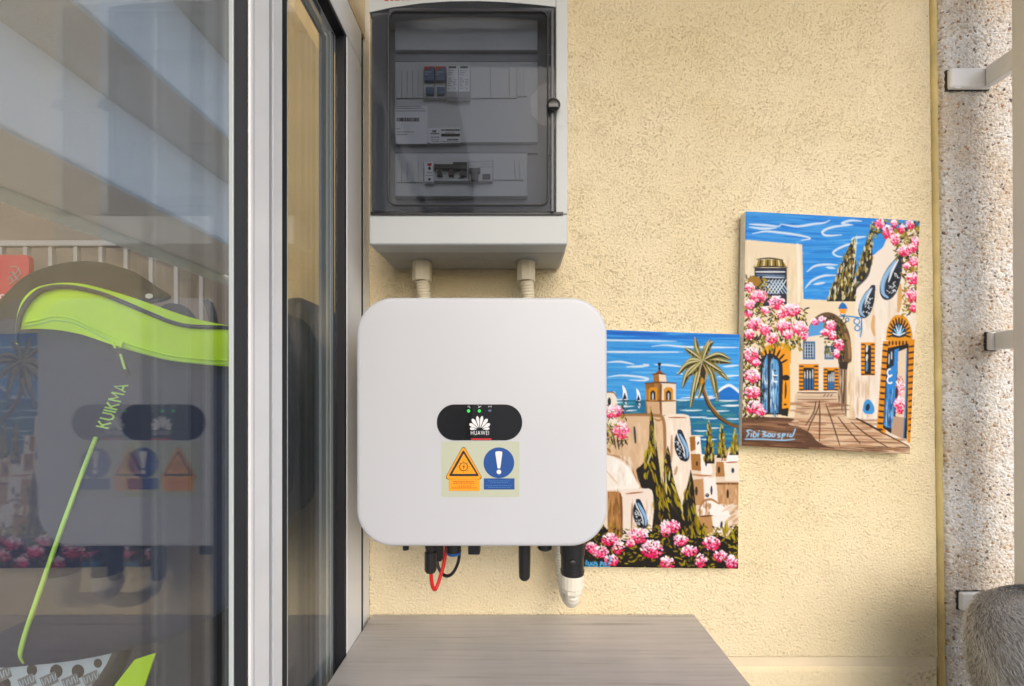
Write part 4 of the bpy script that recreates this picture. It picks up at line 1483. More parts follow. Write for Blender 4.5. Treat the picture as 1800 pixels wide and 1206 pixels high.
    def cypress(self, tip, base, wid, cols, dark, n, lean=0.0, big=1.0):
        """Flame-shaped tree: dark body with upward licks of paint."""
        (tx_, ty), (bx, by) = tip, base
        L = by - ty
        pts = []
        for k in range(13):
            t = k / 12
            pts.append((tx_ + (bx - tx_) * t - wid * (t ** 0.8) * (0.85 + 0.3 * self.r.random()), ty + L * t))
        for k in range(12, -1, -1):
            t = k / 12
            pts.append((tx_ + (bx - tx_) * t + wid * (t ** 0.8) * (0.85 + 0.3 * self.r.random()), ty + L * t))
        self.poly(pts, dark)
        for _ in range(n):
            t = self.r.random() ** 0.8
            sgn = self.r.uniform(-1, 1)
            x = tx_ + (bx - tx_) * t + sgn * wid * (t ** 0.8)
            y = ty + L * t
            l = self.r.uniform(5, 13) * (0.6 + 0.5 * t) * big
            dx = sgn * 0.35 + lean
            self.stroke([(x, y), (x + dx * l * 0.3, y - l * 0.55), (x + dx * l * 0.2, y - l)], self.r.uniform(1.3, 3.2) * big, self.jit(cols[self.r.integers(len(cols))], 9), 0.95, 0.75, 0.45, 0.25)

    def flame(self, pts, cols, dark, n, lean):
        p = np.array(pts, float)
        self.poly(smooth_path(list(pts) + [pts[0]], 3), dark)
        y0, y1 = p[:, 1].min(), p[:, 1].max()
        for _ in range(n):
            y = y0 + (y1 - y0) * self.r.random() ** 0.75
            xs = []
            for i in range(len(p)):
                (xa, ya), (xb, yb) = p[i], p[(i + 1) % len(p)]
                if (ya > y) != (yb > y):
                    xs.append(xa + (xb - xa) * (y - ya) / (yb - ya))
            if len(xs) < 2:
                continue
            x = self.r.uniform(min(xs), max(xs))
            wid = max(xs) - min(xs)
            l = self.r.uniform(10, 26) * min(1, 0.35 + wid / 45)
            dx = lean + self.r.normal(0, 0.12) - 0.5 * (x - (min(xs) + max(xs)) / 2) / max(wid, 8)
            self.stroke([(x, y), (x + dx * l * 0.35 - 1.2, y - l * 0.5), (x + dx * l, y - l)], self.r.uniform(2.2, 5.2) * min(1, 0.4 + wid / 50), self.jit(cols[self.r.integers(len(cols))], 9), 0.95, 0.85, 0.45, 0.2)

    def eyewin(self, x, y, w, h, lean):
        """Bulging lattice window seen in both paintings."""
        def B(pts):
            return [(x + (u + lean * (0.5 - v) * 0.55) * w, y + (v - 0.5) * h) for u, v in pts]
        body = smooth_path(B([(0.05, 0.0), (0.30, 0.02), (0.42, 0.25), (0.50, 0.55), (0.42, 0.85), (0.15, 1.0), (-0.2, 0.97), (-0.45, 0.8), (-0.5, 0.55), (-0.35, 0.3), (-0.08, 0.1), (0.05, 0.0)]), 4)
        self.poly(body, (28, 38, 58))
        self.stroke(B([(0.0, 0.12), (-0.28, 0.4), (-0.38, 0.62), (-0.25, 0.85), (0.05, 0.95)]) if lean > 0 else B([(0.1, 0.15), (0.3, 0.45), (0.38, 0.65), (0.25, 0.88)]), 0.24 * w, (150, 190, 225), 0.95)
        self.stroke(B([(0.12, 0.1), (-0.05, 0.35), (-0.1, 0.6)]) if lean > 0 else B([(-0.1, 0.05), (-0.02, 0.35), (0.12, 0.6), (0.08, 0.9)]), 0.12 * w, (235, 240, 245), 0.95)
        self.poly(smooth_path(B([(0.1, 0.3), (0.33, 0.32), (0.40, 0.6), (0.30, 0.85), (0.02, 0.9), (-0.08, 0.6)]) if lean > 0 else B([(-0.3, 0.3), (-0.05, 0.35), (0.08, 0.65), (0.02, 0.92), (-0.3, 0.95), (-0.38, 0.6)]), 4), (18, 20, 30))
        cu = 0.16 if lean > 0 else -0.15
        for _ in range(26):
            u, v = cu + self.r.uniform(-0.2, 0.2), self.r.uniform(0.36, 0.86)
            q = B([(u, v), (u + self.r.uniform(-0.14, 0.14), v + self.r.uniform(-0.06, 0.06))])
            self.stroke(q, 1.1, (222, 228, 232), 0.9, 0.3, 0.3, 0, False)

    def result(self):
        s = self.ss
        h, w = self.h // s * s, self.w // s * s
        a = self.img[:h, :w].reshape(h // s, s, w // s, s, 3).mean((1, 3)) / 255.0
        a = np.where(a <= 0.04045, a / 12.92, ((a + 0.055) / 1.055) ** 2.4)
        return a, self.hgt[:h, :w].reshape(h // s, s, w // s, s).mean((1, 3))


BLK, OLV, OLV2, YEL = (26, 22, 16), (128, 110, 28), (164, 146, 44), (214, 206, 150)
PINK = [(190, 28, 70), (228, 58, 110), (238, 110, 150), (242, 168, 205), (250, 214, 232), (252, 238, 244)]
ORG = (226, 150, 20)


def paint_village():
    c = Canvas(985, 570, 1310, 1010, 2, 3)
    # sky
    c.poly([(980, 560), (1320, 560), (1320, 712), (980, 712)], (72, 150, 218))
    c.streaks(985, 574, 1310, 600, [(24, 104, 190), (38, 122, 205)], 70, (40, 110), (2, 5), 0.03, 0.75)
    c.streaks(985, 600, 1310, 640, [(60, 145, 215), (90, 170, 228), (48, 132, 208)], 70, (30, 90), (2, 5), 0.02, 0.6)
    c.streaks(985, 640, 1310, 700, [(96, 172, 228), (120, 186, 232), (70, 150, 216)], 90, (30, 80), (2, 5), 0.02, 0.6)
    for q in ([(1000, 596), (1066, 598), (1130, 599), (1190, 600)], [(1145, 609), (1170, 607), (1210, 610), (1300, 611)], [(1000, 616), (1066, 618.5), (1130, 619), (1200, 619)],
              [(1066, 637), (1090, 636), (1112, 640), (1114, 642)], [(1100, 645), (1125, 644), (1140, 642), (1130, 640)], [(1068, 663), (1090, 660), (1120, 662), (1139, 666), (1130, 669), (1105, 668)],
              [(1150, 641), (1175, 642), (1200, 645)], [(1195, 700), (1230, 698), (1300, 696)], [(1190, 655), (1200, 658)], [(1262, 662), (1300, 660)], [(1270, 645), (1300, 642)]):
        c.stroke(q, 3.6, (226, 234, 240), 0.9, 0.8, 0.4, 0.4)
    # far mountain
    c.poly([(1243, 703), (1258, 694), (1272, 683), (1284, 679), (1293, 685), (1312, 700), (1312, 706)], (40, 110, 190))
    c.stroke([(1258, 692), (1272, 681), (1284, 678), (1300, 690), (1308, 697)], 5, (236, 240, 244), 0.95, 0.5)
    c.stroke([(1240, 702), (1260, 698)], 3, (220, 230, 238), 0.9)
    # sea
    c.poly([(980, 703), (1320, 703), (1320, 810), (980, 810)], (38, 106, 142))
    c.streaks(985, 705, 1310, 790, [(24, 84, 124), (60, 140, 160), (30, 96, 150), (70, 130, 130)], 160, (15, 50), (1.5, 4), 0.01, 0.7)
    for x, y, l in ((1075, 702, 60), (1095, 714, 40), (1105, 721, 30), (1200, 703, 30), (1215, 721, 40), (1262, 722, 40), (1285, 713, 36), (1290, 712, 30), (1225, 733, 35), (1250, 735, 30), (1232, 757, 26), (1255, 752, 20), (1290, 736, 26), (1225, 766, 24), (1245, 772, 30), (1080, 707, 30), (1278, 704, 40)):
        c.stroke([(x - l / 2, y), (x, y + 0.7), (x + l / 2, y)], 2.6, (224, 234, 238), 0.9, 0.8)
    # sails
    for x, y, s in ((1098, 703, 1.0), (1122, 705, 0.86)):
        c.poly(smooth_path([(x - 4 * s, y), (x - 3 * s, y - 14 * s), (x - 4 * s, y - 26 * s), (x + 2 * s, y - 18 * s), (x + 5 * s, y - 5 * s), (x + 4 * s, y)], 4), (244, 246, 248))
        c.poly([(x - 4 * s, y), (x, y - 13 * s), (x + 4 * s, y - 2 * s)], (22, 24, 34))
        c.stroke([(x - 5 * s, y + 2), (x + 5 * s, y + 2)], 2.4, (20, 26, 40))
        c.stroke([(x + 2, y + 4), (x + 1, y + 12)], 4, (225, 230, 235), 0.9)
        c.stroke([(x - 2, y + 5), (x + 2, y + 9)], 1.6, (20, 26, 40))
    # minaret
    c.poly([(1134, 674), (1162, 673), (1164, 730), (1136, 730)], (134, 90, 44))
    c.poly([(1161, 674), (1188, 674), (1188, 730), (1163, 730)], (226, 210, 190))
    c.vstreaks(1136, 676, 1161, 728, [(110, 68, 28), (160, 112, 60), (190, 150, 100)], 50)
    c.poly([(1137, 706), (1161, 706), (1162, 729), (1138, 729)], (196, 162, 128))
    c.stroke([(1162, 676), (1161, 702), (1162, 728)], 4, (104, 64, 30), 0.9, 0.3)
    c.poly([(1148, 658), (1158, 657), (1159, 673), (1149, 673)], (150, 102, 54))
    c.poly([(1158, 658), (1170, 659), (1172, 673), (1159, 673)], (226, 206, 184))
    c.poly([(1150, 658), (1159, 650), (1168, 658)], (130, 76, 34))
    for q in ([(1147, 658), (1158, 656.5), (1169, 658)], [(1134, 674), (1160, 672), (1188, 674)], [(1136, 704), (1162, 705), (1187, 704.5)]):
        c.stroke(q, 2.2, (84, 46, 20), 0.95, 0.3)
    c.stroke([(1159, 652), (1159, 638)], 1.6, BLK)
    for y, r_ in ((648, 2.3), (643, 2.0), (640, 3.1)):
        c.dab(1159, y, r_, r_ * 0.9, 0, BLK)
    for x in (1147.5, 1175):
        c.poly([(x - 8, 704), (x - 8, 685), (x - 4, 681), (x + 5, 681), (x + 8, 685), (x + 8, 704)], (206, 140, 26))
        c.poly([(x - 4.5, 703), (x - 4.5, 690), (x, 685), (x + 4.5, 690), (x + 4.5, 703)], (38, 34, 34))
        c.stroke([(x, 691), (x, 703)], 2.8, (200, 214, 224), 0.95)
    # big house
    c.poly([(1060, 732), (1092, 728), (1166, 729), (1172, 745), (1172, 900), (985, 900), (985, 732)], (208, 178, 146))
    c.vstreaks(1066, 740, 1165, 840, [(214, 186, 156), (198, 166, 134), (222, 198, 170)], 110, (14, 40), (3, 8), 0.5)
    c.poly(smooth_path([(1165, 732), (1180, 728), (1206, 729), (1213, 740), (1215, 800), (1216, 905), (1172, 905), (1168, 760)], 5), (232, 218, 202))
    c.vstreaks(1176, 740, 1212, 880, [(238, 226, 214), (222, 204, 186)], 70, (14, 40), (3, 7), 0.5)
    c.stroke([(1068, 731), (1110, 729), (1150, 730), (1166, 738), (1169, 790), (1170, 850)], 5.5, (140, 100, 62), 0.9, 0.3)
    c.stroke([(1148, 735), (1156, 739), (1164, 737)], 3, (150, 108, 68))
    c.stroke([(1175, 734), (1206, 734)], 2.2, (156, 92, 52), 0.95, 0.7)
    c.poly(smooth_path([(1060, 692), (1074, 689), (1083, 694), (1084, 745), (1060, 745)], 4), (232, 226, 214))
    c.stroke([(1062, 690), (1078, 690), (1084, 698)], 2, (130, 96, 60))
    c.dab(1071, 706, 3, 7, 0, (36, 40, 46))
    c.stroke([(1115, 751), (1117, 778)], 4, (38, 42, 46), 0.95, 0.3)
    # bougainvillea on the left edge
    c.leaves(1055, 715, 1100, 782, 120, [BLK, (60, 56, 22), OLV, OLV2], (4, 9))
    for q in ([(1078, 765), (1082, 788)], [(1085, 768), (1088, 790)], [(1092, 770), (1094, 784)], [(1098, 772), (1103, 782)], [(1074, 768), (1078, 782)]):
        c.stroke(q, 2.4, BLK, 0.95, 0.7)
    c.flowers(1077, 723, 17, 12, 90, PINK)
    c.flowers(1092, 757, 15, 15, 110, PINK)
    c.stroke([(1068, 788), (1073, 795)], 4, (150, 100, 58))
    # dome house bottom left
    c.poly(smooth_path([(985, 880), (1000, 850), (1030, 815), (1062, 800), (1085, 806), (1105, 822), (1118, 845), (1120, 862), (1060, 905)], 5), (238, 232, 224))
    c.stroke([(1068, 799), (1090, 804), (1108, 820), (1118, 842)], 3, (168, 124, 84), 0.85)
    c.vstreaks(1070, 810, 1110, 850, [(246, 242, 236), (224, 212, 198)], 40, (10, 25), (3, 8), 0.5)
    c.stroke([(1066, 828), (1085, 850)], 3, (205, 180, 150), 0.6)
    c.poly([(985, 862), (1093, 861), (1095, 950), (985, 950)], (226, 212, 194))
    c.poly([(1068, 864), (1088, 864), (1094, 874), (1094, 945), (1068, 945)], (158, 112, 66))
    c.vstreaks(1069, 870, 1091, 940, [(110, 72, 36), (176, 130, 82), (196, 156, 112)], 60, (12, 30), (2, 5), 0.6)
    c.stroke([(1090, 868), (1093, 900), (1094, 940)], 4, (110, 68, 34), 0.9, 0.3)
    c.poly([(1094, 860), (1143, 858), (1148, 865), (1150, 950), (1095, 950)], (230, 218, 206))
    c.stroke([(1100, 868), (1130, 865)], 2.4, (156, 96, 58))
    c.vstreaks(1110, 890, 1146, 940, [(200, 168, 140), (238, 230, 222)], 40, (10, 30), (2, 5), 0.5)
    c.stroke([(1111, 885), (1110, 930)], 2.6, (130, 92, 60), 0.8)
    c.eyewin(1124, 903, 24, 52, -1)
    # small houses on the right
    c.poly([(1214, 765), (1230, 765), (1234, 800), (1300, 800), (1320, 840), (1320, 985), (1214, 985)], (220, 202, 182))
    c.poly([(1212, 768), (1222, 767), (1223, 790), (1214, 794)], (150, 96, 40))
    c.poly([(1222, 767), (1231, 769), (1232, 798), (1223, 800)], (238, 232, 226))
    c.dab(1227, 779, 1.6, 3, 0.3, (40, 52, 70))
    c.poly([(1214, 798), (1231, 798), (1232, 828), (1216, 826)], (156, 108, 60))
    c.poly([(1232, 798), (1247, 800), (1253, 830), (1240, 845), (1232, 830)], (236, 228, 220))
    c.dab(1241, 815, 1.8, 4.5, 0, (44, 60, 84))
    c.dab(1225, 815, 1.8, 4, 0, (50, 40, 34))
    c.stroke([(1216, 834), (1235, 836), (1250, 836)], 3, (168, 112, 72))
    c.poly([(1218, 843), (1236, 842), (1238, 888), (1220, 888)], (180, 138, 98))
    c.poly([(1237, 842), (1258, 838), (1262, 885), (1240, 888)], (236, 228, 220))
    c.dab(1224, 863, 2.4, 8, 0, (56, 44, 36))
    c.dab(1250.5, 862, 1.9, 8, 0, (36, 66, 86))
    c.poly([(1259, 812), (1272, 812), (1275, 838), (1258, 838)], (166, 120, 74))
    c.poly([(1272, 814), (1298, 810), (1304, 845), (1275, 845)], (234, 222, 208))
    c.dab(1263.5, 826, 2.2, 6, 0, (52, 36, 30))
    c.dab(1288, 827, 2.6, 4.5, 0, (40, 56, 70))
    c.poly(smooth_path([(1270, 812), (1272, 798), (1281, 788), (1291, 790), (1298, 806), (1296, 812)], 4), (240, 236, 232))
    c.poly(smooth_path([(1271, 810), (1274, 796), (1281, 789), (1279, 800), (1276, 811)], 4), (190, 150, 108))
    c.stroke([(1269, 810), (1272, 796), (1281, 787)], 2.4, (70, 40, 20))
    c.stroke([(1276, 813), (1297, 812)], 2.2, (150, 80, 50))
    c.poly([(1260, 848), (1320, 848), (1320, 890), (1262, 885)], (188, 150, 112))
    c.stroke([(1260, 850), (1298, 850)], 4, (112, 68, 36), 0.95, 0.2)
    c.vstreaks(1264, 855, 1298, 885, [(170, 124, 82), (206, 174, 140)], 40, (8, 20), (2, 4), 0.6)
    c.dab(1279, 868, 2.2, 8, 0, (46, 34, 30))
    c.poly(smooth_path([(1226, 905), (1232, 885), (1246, 877), (1262, 884), (1280, 898), (1284, 908)], 4), (238, 232, 226))
    c.stroke([(1228, 898), (1236, 882), (1250, 878), (1264, 886)], 4, (150, 100, 60), 0.9)
    c.vstreaks(1228, 886, 1250, 903, [(180, 132, 88), (140, 96, 56)], 20, (6, 14), (2, 4), 0.6)
    c.dab(1243, 870.5, 3.4, 3.4, 0, (30, 22, 22))
    c.dab(1242.5, 869.5, 1.2, 1.2, 0, (235, 235, 235))
    c.poly([(1229, 908), (1250, 905), (1254, 935), (1232, 940)], (176, 134, 92))
    c.stroke([(1230, 908), (1252, 906)], 3, (104, 62, 32))
    c.poly([(1252, 908), (1280, 905), (1278, 935), (1256, 940)], (236, 228, 222))
    c.dab(1268, 923, 2.2, 7, 0.1, (50, 52, 84))
    c.dab(1237, 924, 2.2, 5, 0, (50, 40, 34))
    c.streaks(1276, 890, 1310, 935, [(232, 222, 214), (200, 168, 136), (180, 140, 104)], 30, (8, 20), (3, 6), -0.6, 0.7)
    # eye window on the big house
    c.stroke([(1181, 765), (1180, 812)], 4, (170, 128, 92), 0.8)
    c.eyewin(1197, 783, 24, 56, -1)
    c.stroke([(1190, 820), (1186, 835)], 5, (164, 120, 80), 0.7)
    # right cypresses by the sea
    for tip, base, w_ in (((1246, 742), (1247, 815), 9), ((1269, 748), (1268, 805), 8), ((1292, 758), (1291, 800), 9)):
        c.cypress(tip, base, w_, [OLV, OLV2, (112, 92, 20), (196, 186, 110)], BLK, 50)
    # big cypresses in the middle
    GR = [OLV, OLV2, OLV2, (150, 128, 30), (100, 84, 18)]
    c.flame([(1145, 720), (1149, 740), (1153, 775), (1157, 805), (1162, 835), (1170, 862), (1180, 890), (1192, 915), (1208, 940), (1225, 968), (1150, 968), (1149, 900), (1146, 862), (1128, 858), (1124, 842), (1118, 826), (1129, 816), (1137, 798), (1141, 770), (1142, 740)], GR, BLK, 75, -0.15)
    c.flame([(1174, 783), (1178, 800), (1181, 825), (1186, 850), (1196, 880), (1210, 905), (1225, 935), (1237, 968), (1190, 968), (1177, 900), (1168, 860), (1167, 820), (1171, 795)], GR, BLK, 48, -0.3)
    c.flame([(1214, 825), (1219, 850), (1222, 880), (1226, 910), (1240, 935), (1255, 968), (1215, 968), (1206, 920), (1200, 890), (1204, 868), (1210, 845)], GR, BLK, 36, -0.1)
    c.flame([(1284, 935), (1296, 925), (1310, 940), (1310, 985), (1262, 985), (1256, 950), (1262, 935), (1272, 955)], GR, BLK, 24, -0.2)
    for q in ([(1158, 775), (1160, 810), (1163, 850)], [(1150, 735), (1152, 790)], [(1170, 835), (1172, 870)], [(1177, 828), (1176, 845)], [(1196, 870), (1200, 905)], [(1145, 795), (1138, 815)], [(1162, 790), (1166, 830)]):
        c.stroke(q, 2.4, YEL, 0.95, 0.7)
    for q in ([(1120, 826), (1127, 848), (1135, 856)], [(1180, 862), (1185, 890), (1200, 925)], [(1208, 880), (1206, 915), (1214, 940)], [(1150, 865), (1155, 895), (1150, 925)]):
        c.stroke(q, 6, BLK, 0.9, 0.6)
    # palm
    c.stroke([(1235, 670), (1238, 690), (1247, 712), (1262, 731), (1280, 744), (1306, 753)], 6.4, (112, 76, 30), 0.98, 0.25)
    c.stroke([(1233, 674), (1236, 692), (1245, 714), (1260, 733), (1278, 746)], 2.2, (44, 28, 14), 0.95, 0.3)
    c.stroke([(1238, 676), (1241, 690), (1250, 711), (1264, 728)], 1.8, (198, 160, 96), 0.9, 0.3)
    cr = (1235, 634)
    fr_ = [((1226, 616), (1222, 594)), ((1218, 622), (1204, 612)), ((1240, 615), (1248, 598)), ((1247, 607), (1254, 602)), ((1216, 634), (1204, 640)), ((1208, 642), (1192, 658)), ((1210, 655), (1200, 681)), ((1224, 665), (1214, 716)),
           ((1236, 668), (1228, 700)), ((1250, 655), (1262, 705)), ((1255, 645), (1280, 668)), ((1260, 634), (1284, 638)), ((1262, 624), (1284, 632)), ((1252, 660), (1258, 690)), ((1245, 640), (1270, 655)), ((1222, 650), (1208, 662)), ((1230, 660), (1222, 690))]
    for m_, e in fr_:
        c.stroke([cr, m_, e], 10.5, (118, 104, 40), 0.98, 0.75)
        c.stroke([cr, (m_[0] + 1.5, m_[1] + 2.2), (e[0], e[1])], 3.6, BLK, 0.9, 0.75)
        c.stroke([(cr[0], cr[1] - 1), (m_[0] - 1.2, m_[1] - 2.6), (e[0] - 0.5, e[1] - 1)], 2.1, (212, 208, 172), 0.95, 0.7)
        for t in (0.35, 0.55, 0.75):
            x = cr[0] + (e[0] - cr[0]) * t * 0.5 + (m_[0] - cr[0]) * t * 0.6
            y = cr[1] + (e[1] - cr[1]) * t * 0.5 + (m_[1] - cr[1]) * t * 0.6
            c.stroke([(x, y), (x + c.r.normal(0, 3), y + 7)], 1.4, (150, 132, 60), 0.9)
    c.dab(1236, 652, 5, 13, 0.1, (52, 34, 22))
    c.stroke([(1236, 640), (1242, 655), (1238, 672)], 2.5, (170, 150, 90))
    c.dab(1234, 670, 3, 6, 0, (190, 130, 40))
    # flower bed
    c.poly(smooth_path([(980, 930), (1025, 945), (1060, 925), (1075, 945), (1100, 955), (1130, 940), (1165, 930), (1200, 945), (1230, 945), (1260, 940), (1290, 950), (1320, 940)], 4) + [(1320, 1015), (980, 1015)], BLK)
    c.leaves(985, 925, 1310, 1000, 520, [OLV, OLV2, (96, 84, 20), BLK, BLK, (150, 128, 34)], (4, 9), (1.6, 3.2))
    for x, y, rx, ry, n_ in ((1040, 962, 10, 9, 60), (1056, 970, 14, 10, 80), (1072, 948, 14, 11, 90), (1074, 985, 12, 10, 70), (1087, 962, 10, 12, 60), (1122, 942, 18, 13, 120), (1108, 955, 8, 6, 40), (1146, 965, 19, 16, 150), (1178, 925, 18, 12, 120), (1170, 935, 9, 8, 40),
                             (1196, 950, 13, 10, 80), (1212, 968, 14, 9, 80), (1232, 985, 10, 12, 60), (1172, 990, 13, 12, 80), (1250, 955, 15, 12, 100), (1266, 977, 12, 10, 70), (1286, 988, 11, 12, 70), (1020, 950, 10, 9, 50), (1005, 975, 14, 12, 60)):
        c.flowers(x, y, rx, ry, n_, PINK)
    for x, y in ((1172, 940), (1120, 965), (1205, 980), (1262, 968), (1060, 985)):
        c.dab(x, y, 3, 2, 0, BLK)
    # signature
    for q in ([(1030, 993), (1031, 985)], [(1034, 988), (1034, 993), (1038, 993), (1038, 988)], [(1042, 988), (1040, 992), (1044, 993), (1045, 988)], [(1049, 988), (1047, 990), (1050, 992), (1048, 995)], [(1055, 997), (1056, 988), (1059, 990), (1056, 993)],
              [(1062, 989), (1061, 993), (1065, 993), (1065, 989)], [(1069, 993), (1072, 986), (1074, 978)], [(1028, 996), (1050, 997), (1072, 996)]):
        c.stroke(q, 2.2, (92, 176, 232), 0.98, 0.3)
    return c


def paint_alley():
    c = Canvas(1295, 362, 1625, 806, 2, 5)
    c.poly([(1290, 355), (1630, 355), (1630, 810), (1290, 810)], (60, 140, 214))
    c.streaks(1300, 365, 1540, 420, [(36, 112, 198), (52, 130, 210), (80, 156, 222)], 120, (30, 90), (2, 5), 0.05, 0.65)
    c.streaks(1400, 420, 1560, 530, [(66, 146, 218), (96, 168, 226), (48, 126, 206)], 150, (20, 60), (2, 5), -0.05, 0.6)
    for q in ([(1316, 394), (1345, 396), (1368, 398), (1372, 394)], [(1316, 399), (1340, 402), (1365, 401)], [(1372, 394), (1400, 398), (1430, 394), (1448, 392), (1459, 387)], [(1322, 411), (1345, 407), (1370, 409), (1400, 413), (1424, 419), (1408, 423)],
              [(1515, 389), (1495, 388), (1480, 393), (1500, 396)], [(1495, 396), (1465, 399), (1446, 407), (1452, 414), (1480, 413)], [(1522, 416), (1500, 419), (1497, 425)], [(1508, 427), (1485, 432), (1465, 443), (1470, 450), (1481, 452)],
              [(1418, 478), (1432, 468), (1452, 465), (1472, 466)], [(1415, 507), (1428, 493), (1448, 485), (1470, 484)], [(1430, 500), (1450, 497)], [(1452, 470), (1468, 472)]):
        c.stroke(q, 4.2, (220, 228, 238), 0.9, 0.75, 0.4, 0.35)
    # plaster walls
    cream = (224, 210, 190)
    c.poly([(1290, 420), (1316, 422), (1410, 430), (1412, 526), (1460, 528), (1506, 530), (1506, 800), (1290, 800)], (226, 210, 182))
    c.vstreaks(1316, 458, 1408, 530, [(232, 220, 196), (214, 194, 160), (224, 206, 176)], 110, (15, 50), (4, 10), 0.5)
    c.stroke([(1402, 430), (1404, 470), (1404, 530)], 6, (236, 230, 216), 0.8, 0.2)
    hill = [(1503, 545), (1504, 505), (1516, 492), (1526, 476), (1530, 455), (1542, 443), (1552, 434), (1560, 415), (1566, 404), (1630, 396), (1630, 810), (1500, 810)]
    c.poly(smooth_path(hill[:9], 5) + hill[9:], (228, 218, 206))
    c.vstreaks(1510, 500, 1600, 740, [(234, 226, 216), (216, 200, 182), (226, 214, 198)], 160, (20, 60), (4, 11), 0.5)
    c.stroke([(1537, 470), (1535, 520), (1534, 560)], 5, (222, 196, 160), 0.7, 0.4)
    # cypresses behind the wall
    c.cypress((1534, 392), (1516, 495), 14, [OLV, (150, 126, 44), (206, 198, 160)], BLK, 70, 0.2)
    c.cypress((1500, 420), (1478, 530), 26, [OLV, (150, 126, 44), (214, 208, 178)], BLK, 150, 0.5)
    c.stroke([(1506, 413), (1503, 450), (1498, 490)], 1.6, (226, 224, 206), 0.9)
    c.poly(smooth_path([(1504, 530), (1506, 506), (1518, 492), (1530, 470), (1540, 470), (1536, 540)], 4), (228, 218, 206))
    c.stroke([(1495, 528), (1504, 506), (1524, 484), (1532, 452)], 5, BLK, 0.85, 0.6)
    # lattice window, upper left
    c.poly([(1325, 470), (1332, 457), (1374, 456), (1383, 470)], (140, 116, 34))
    for k in range(8):
        x = 1328 + k * 7
        c.stroke([(x + (1355 - x) * 0.12, 457), (x, 469)], 2.0, BLK if k % 2 else (224, 220, 200), 0.95, 0.3, 0.4, 0)
    c.stroke([(1330, 456), (1352, 454), (1376, 457)], 2.2, BLK)
    c.stroke([(1324, 470), (1354, 468.5), (1384, 470)], 2.2, BLK)
    c.poly([(1326, 471), (1383, 471), (1383, 535), (1326, 540)], (30, 36, 54))
    c.stroke([(1328, 478), (1380, 478)], 3, (226, 230, 236))
    c.stroke([(1328, 483), (1380, 485)], 2, (110, 140, 180))
    c.stroke([(1330, 487), (1380, 488)], 2.4, (200, 212, 226))
    for k in range(7):
        c.stroke([(1346 + k * 6, 492), (1330 + k * 6, 516)], 1.7, (224, 232, 240), 0.95, 0.2, 0.4, 0, False)
        c.stroke([(1336 + k * 6, 494), (1352 + k * 6, 516)], 1.7, (180, 204, 226), 0.95, 0.2, 0.4, 0, False)
    # arch
    c.poly(smooth_path([(1418, 600), (1422, 575), (1434, 557), (1452, 549), (1470, 554), (1485, 570), (1494, 592), (1497, 630), (1492, 638), (1476, 640), (1420, 640)], 5), (94, 70, 46))
    c.poly(smooth_path([(1420, 640), (1420, 585), (1430, 565), (1450, 557), (1466, 564), (1477, 582), (1481, 605), (1479, 640)], 5), (40, 30, 22))
    c.poly(smooth_path([(1406, 700), (1405, 600), (1424, 575), (1440, 571), (1455, 578), (1466, 600), (1474, 640), (1476, 700)], 5), (224, 212, 194))
    c.poly(smooth_path([(1420, 592), (1424, 572), (1436, 562), (1450, 566), (1448, 588)], 4), (92, 152, 206))
    c.stroke([(1485, 585), (1492, 605), (1493, 630)], 6, (160, 124, 84), 0.8, 0.5)
    # the wall column right of the arch
    c.poly([(1476, 637), (1489, 637), (1488, 732), (1470, 730)], (150, 124, 100))
    c.vstreaks(1474, 645, 1487, 726, [(60, 44, 32), (206, 190, 170), (120, 92, 68)], 50, (12, 40), (1.5, 3), 0.7)
    c.poly([(1474, 636), (1491, 636), (1489, 650), (1476, 648)], (48, 34, 24))
    c.vstreaks(1492, 660, 1530, 735, [(206, 178, 150), (228, 216, 202), (186, 150, 118)], 60, (15, 40), (2, 5), 0.45)
    # courtyard windows
    for x0, y0, x1, y1 in ((1411, 600, 1433, 632), (1449, 608, 1466, 632)):
        c.poly([(x0, y0), (x1, y0), (x1, y1), (x0, y1)], (92, 124, 160))
        c.poly([(x0 + 2, y0 + 2), (x1 - 2, y0 + 2), (x1 - 2, y1 - 2), (x0 + 2, y1 - 2)], (36, 50, 76))
        for k in range(4):
            x = x0 + 4 + k * (x1 - x0 - 8) / 3
            c.stroke([(x, y0 + 3), (x, y1 - 3)], 1.4, (196, 208, 220), 0.9, 0.2, 0.3, 0, False)
        for k in range(5):
            y = y0 + 5 + k * (y1 - y0 - 10) / 4
            c.stroke([(x0 + 3, y), (x1 - 3, y)], 1.2, (170, 190, 210), 0.9, 0.2, 0.3, 0, False)

    def framed(x0, y0, x1, y1, wdt, nd):
        c.poly([(x0, y0), (x1, y0), (x1, y1), (x0, y1)], (214, 140, 22))
        for k in range(nd):
            y = y0 + 4 + (y1 - y0 - 6) * k / (nd - 1)
            c.stroke([(x0 + 1, y), (x0 + wdt, y)], 2.4, (44, 26, 10), 0.95, 0.3, 0.4, 0, False)
            c.stroke([(x1 - wdt, y), (x1 - 1, y)], 2.4, (44, 26, 10), 0.95, 0.3, 0.4, 0, False)
        c.poly([(x0 + wdt, y0 + wdt * 0.8), (x1 - wdt, y0 + wdt * 0.8), (x1 - wdt, y1 - 1), (x0 + wdt, y1 - 1)], (26, 24, 26))

    framed(1404, 640, 1439, 687, 8, 7)
    framed(1447, 646, 1474, 687, 7, 7)
    for x0, x1, y0 in ((1413, 1430, 648), (1455, 1467, 654)):
        for k in range(4):
            x = x0 + 1.5 + k * (x1 - x0 - 3) / 3
            c.stroke([(x, y0 + c.r.uniform(0, 5)), (x, y0 + 20)], 2.2, (220, 226, 232), 0.9, 0.5)
            c.stroke([(x, y0 + 18), (x, 685)], 3.0, (58, 112, 168), 0.9, 0.4)
    # steps
    c.poly([(1398, 692), (1472, 690), (1474, 706), (1396, 708)], (206, 184, 160))
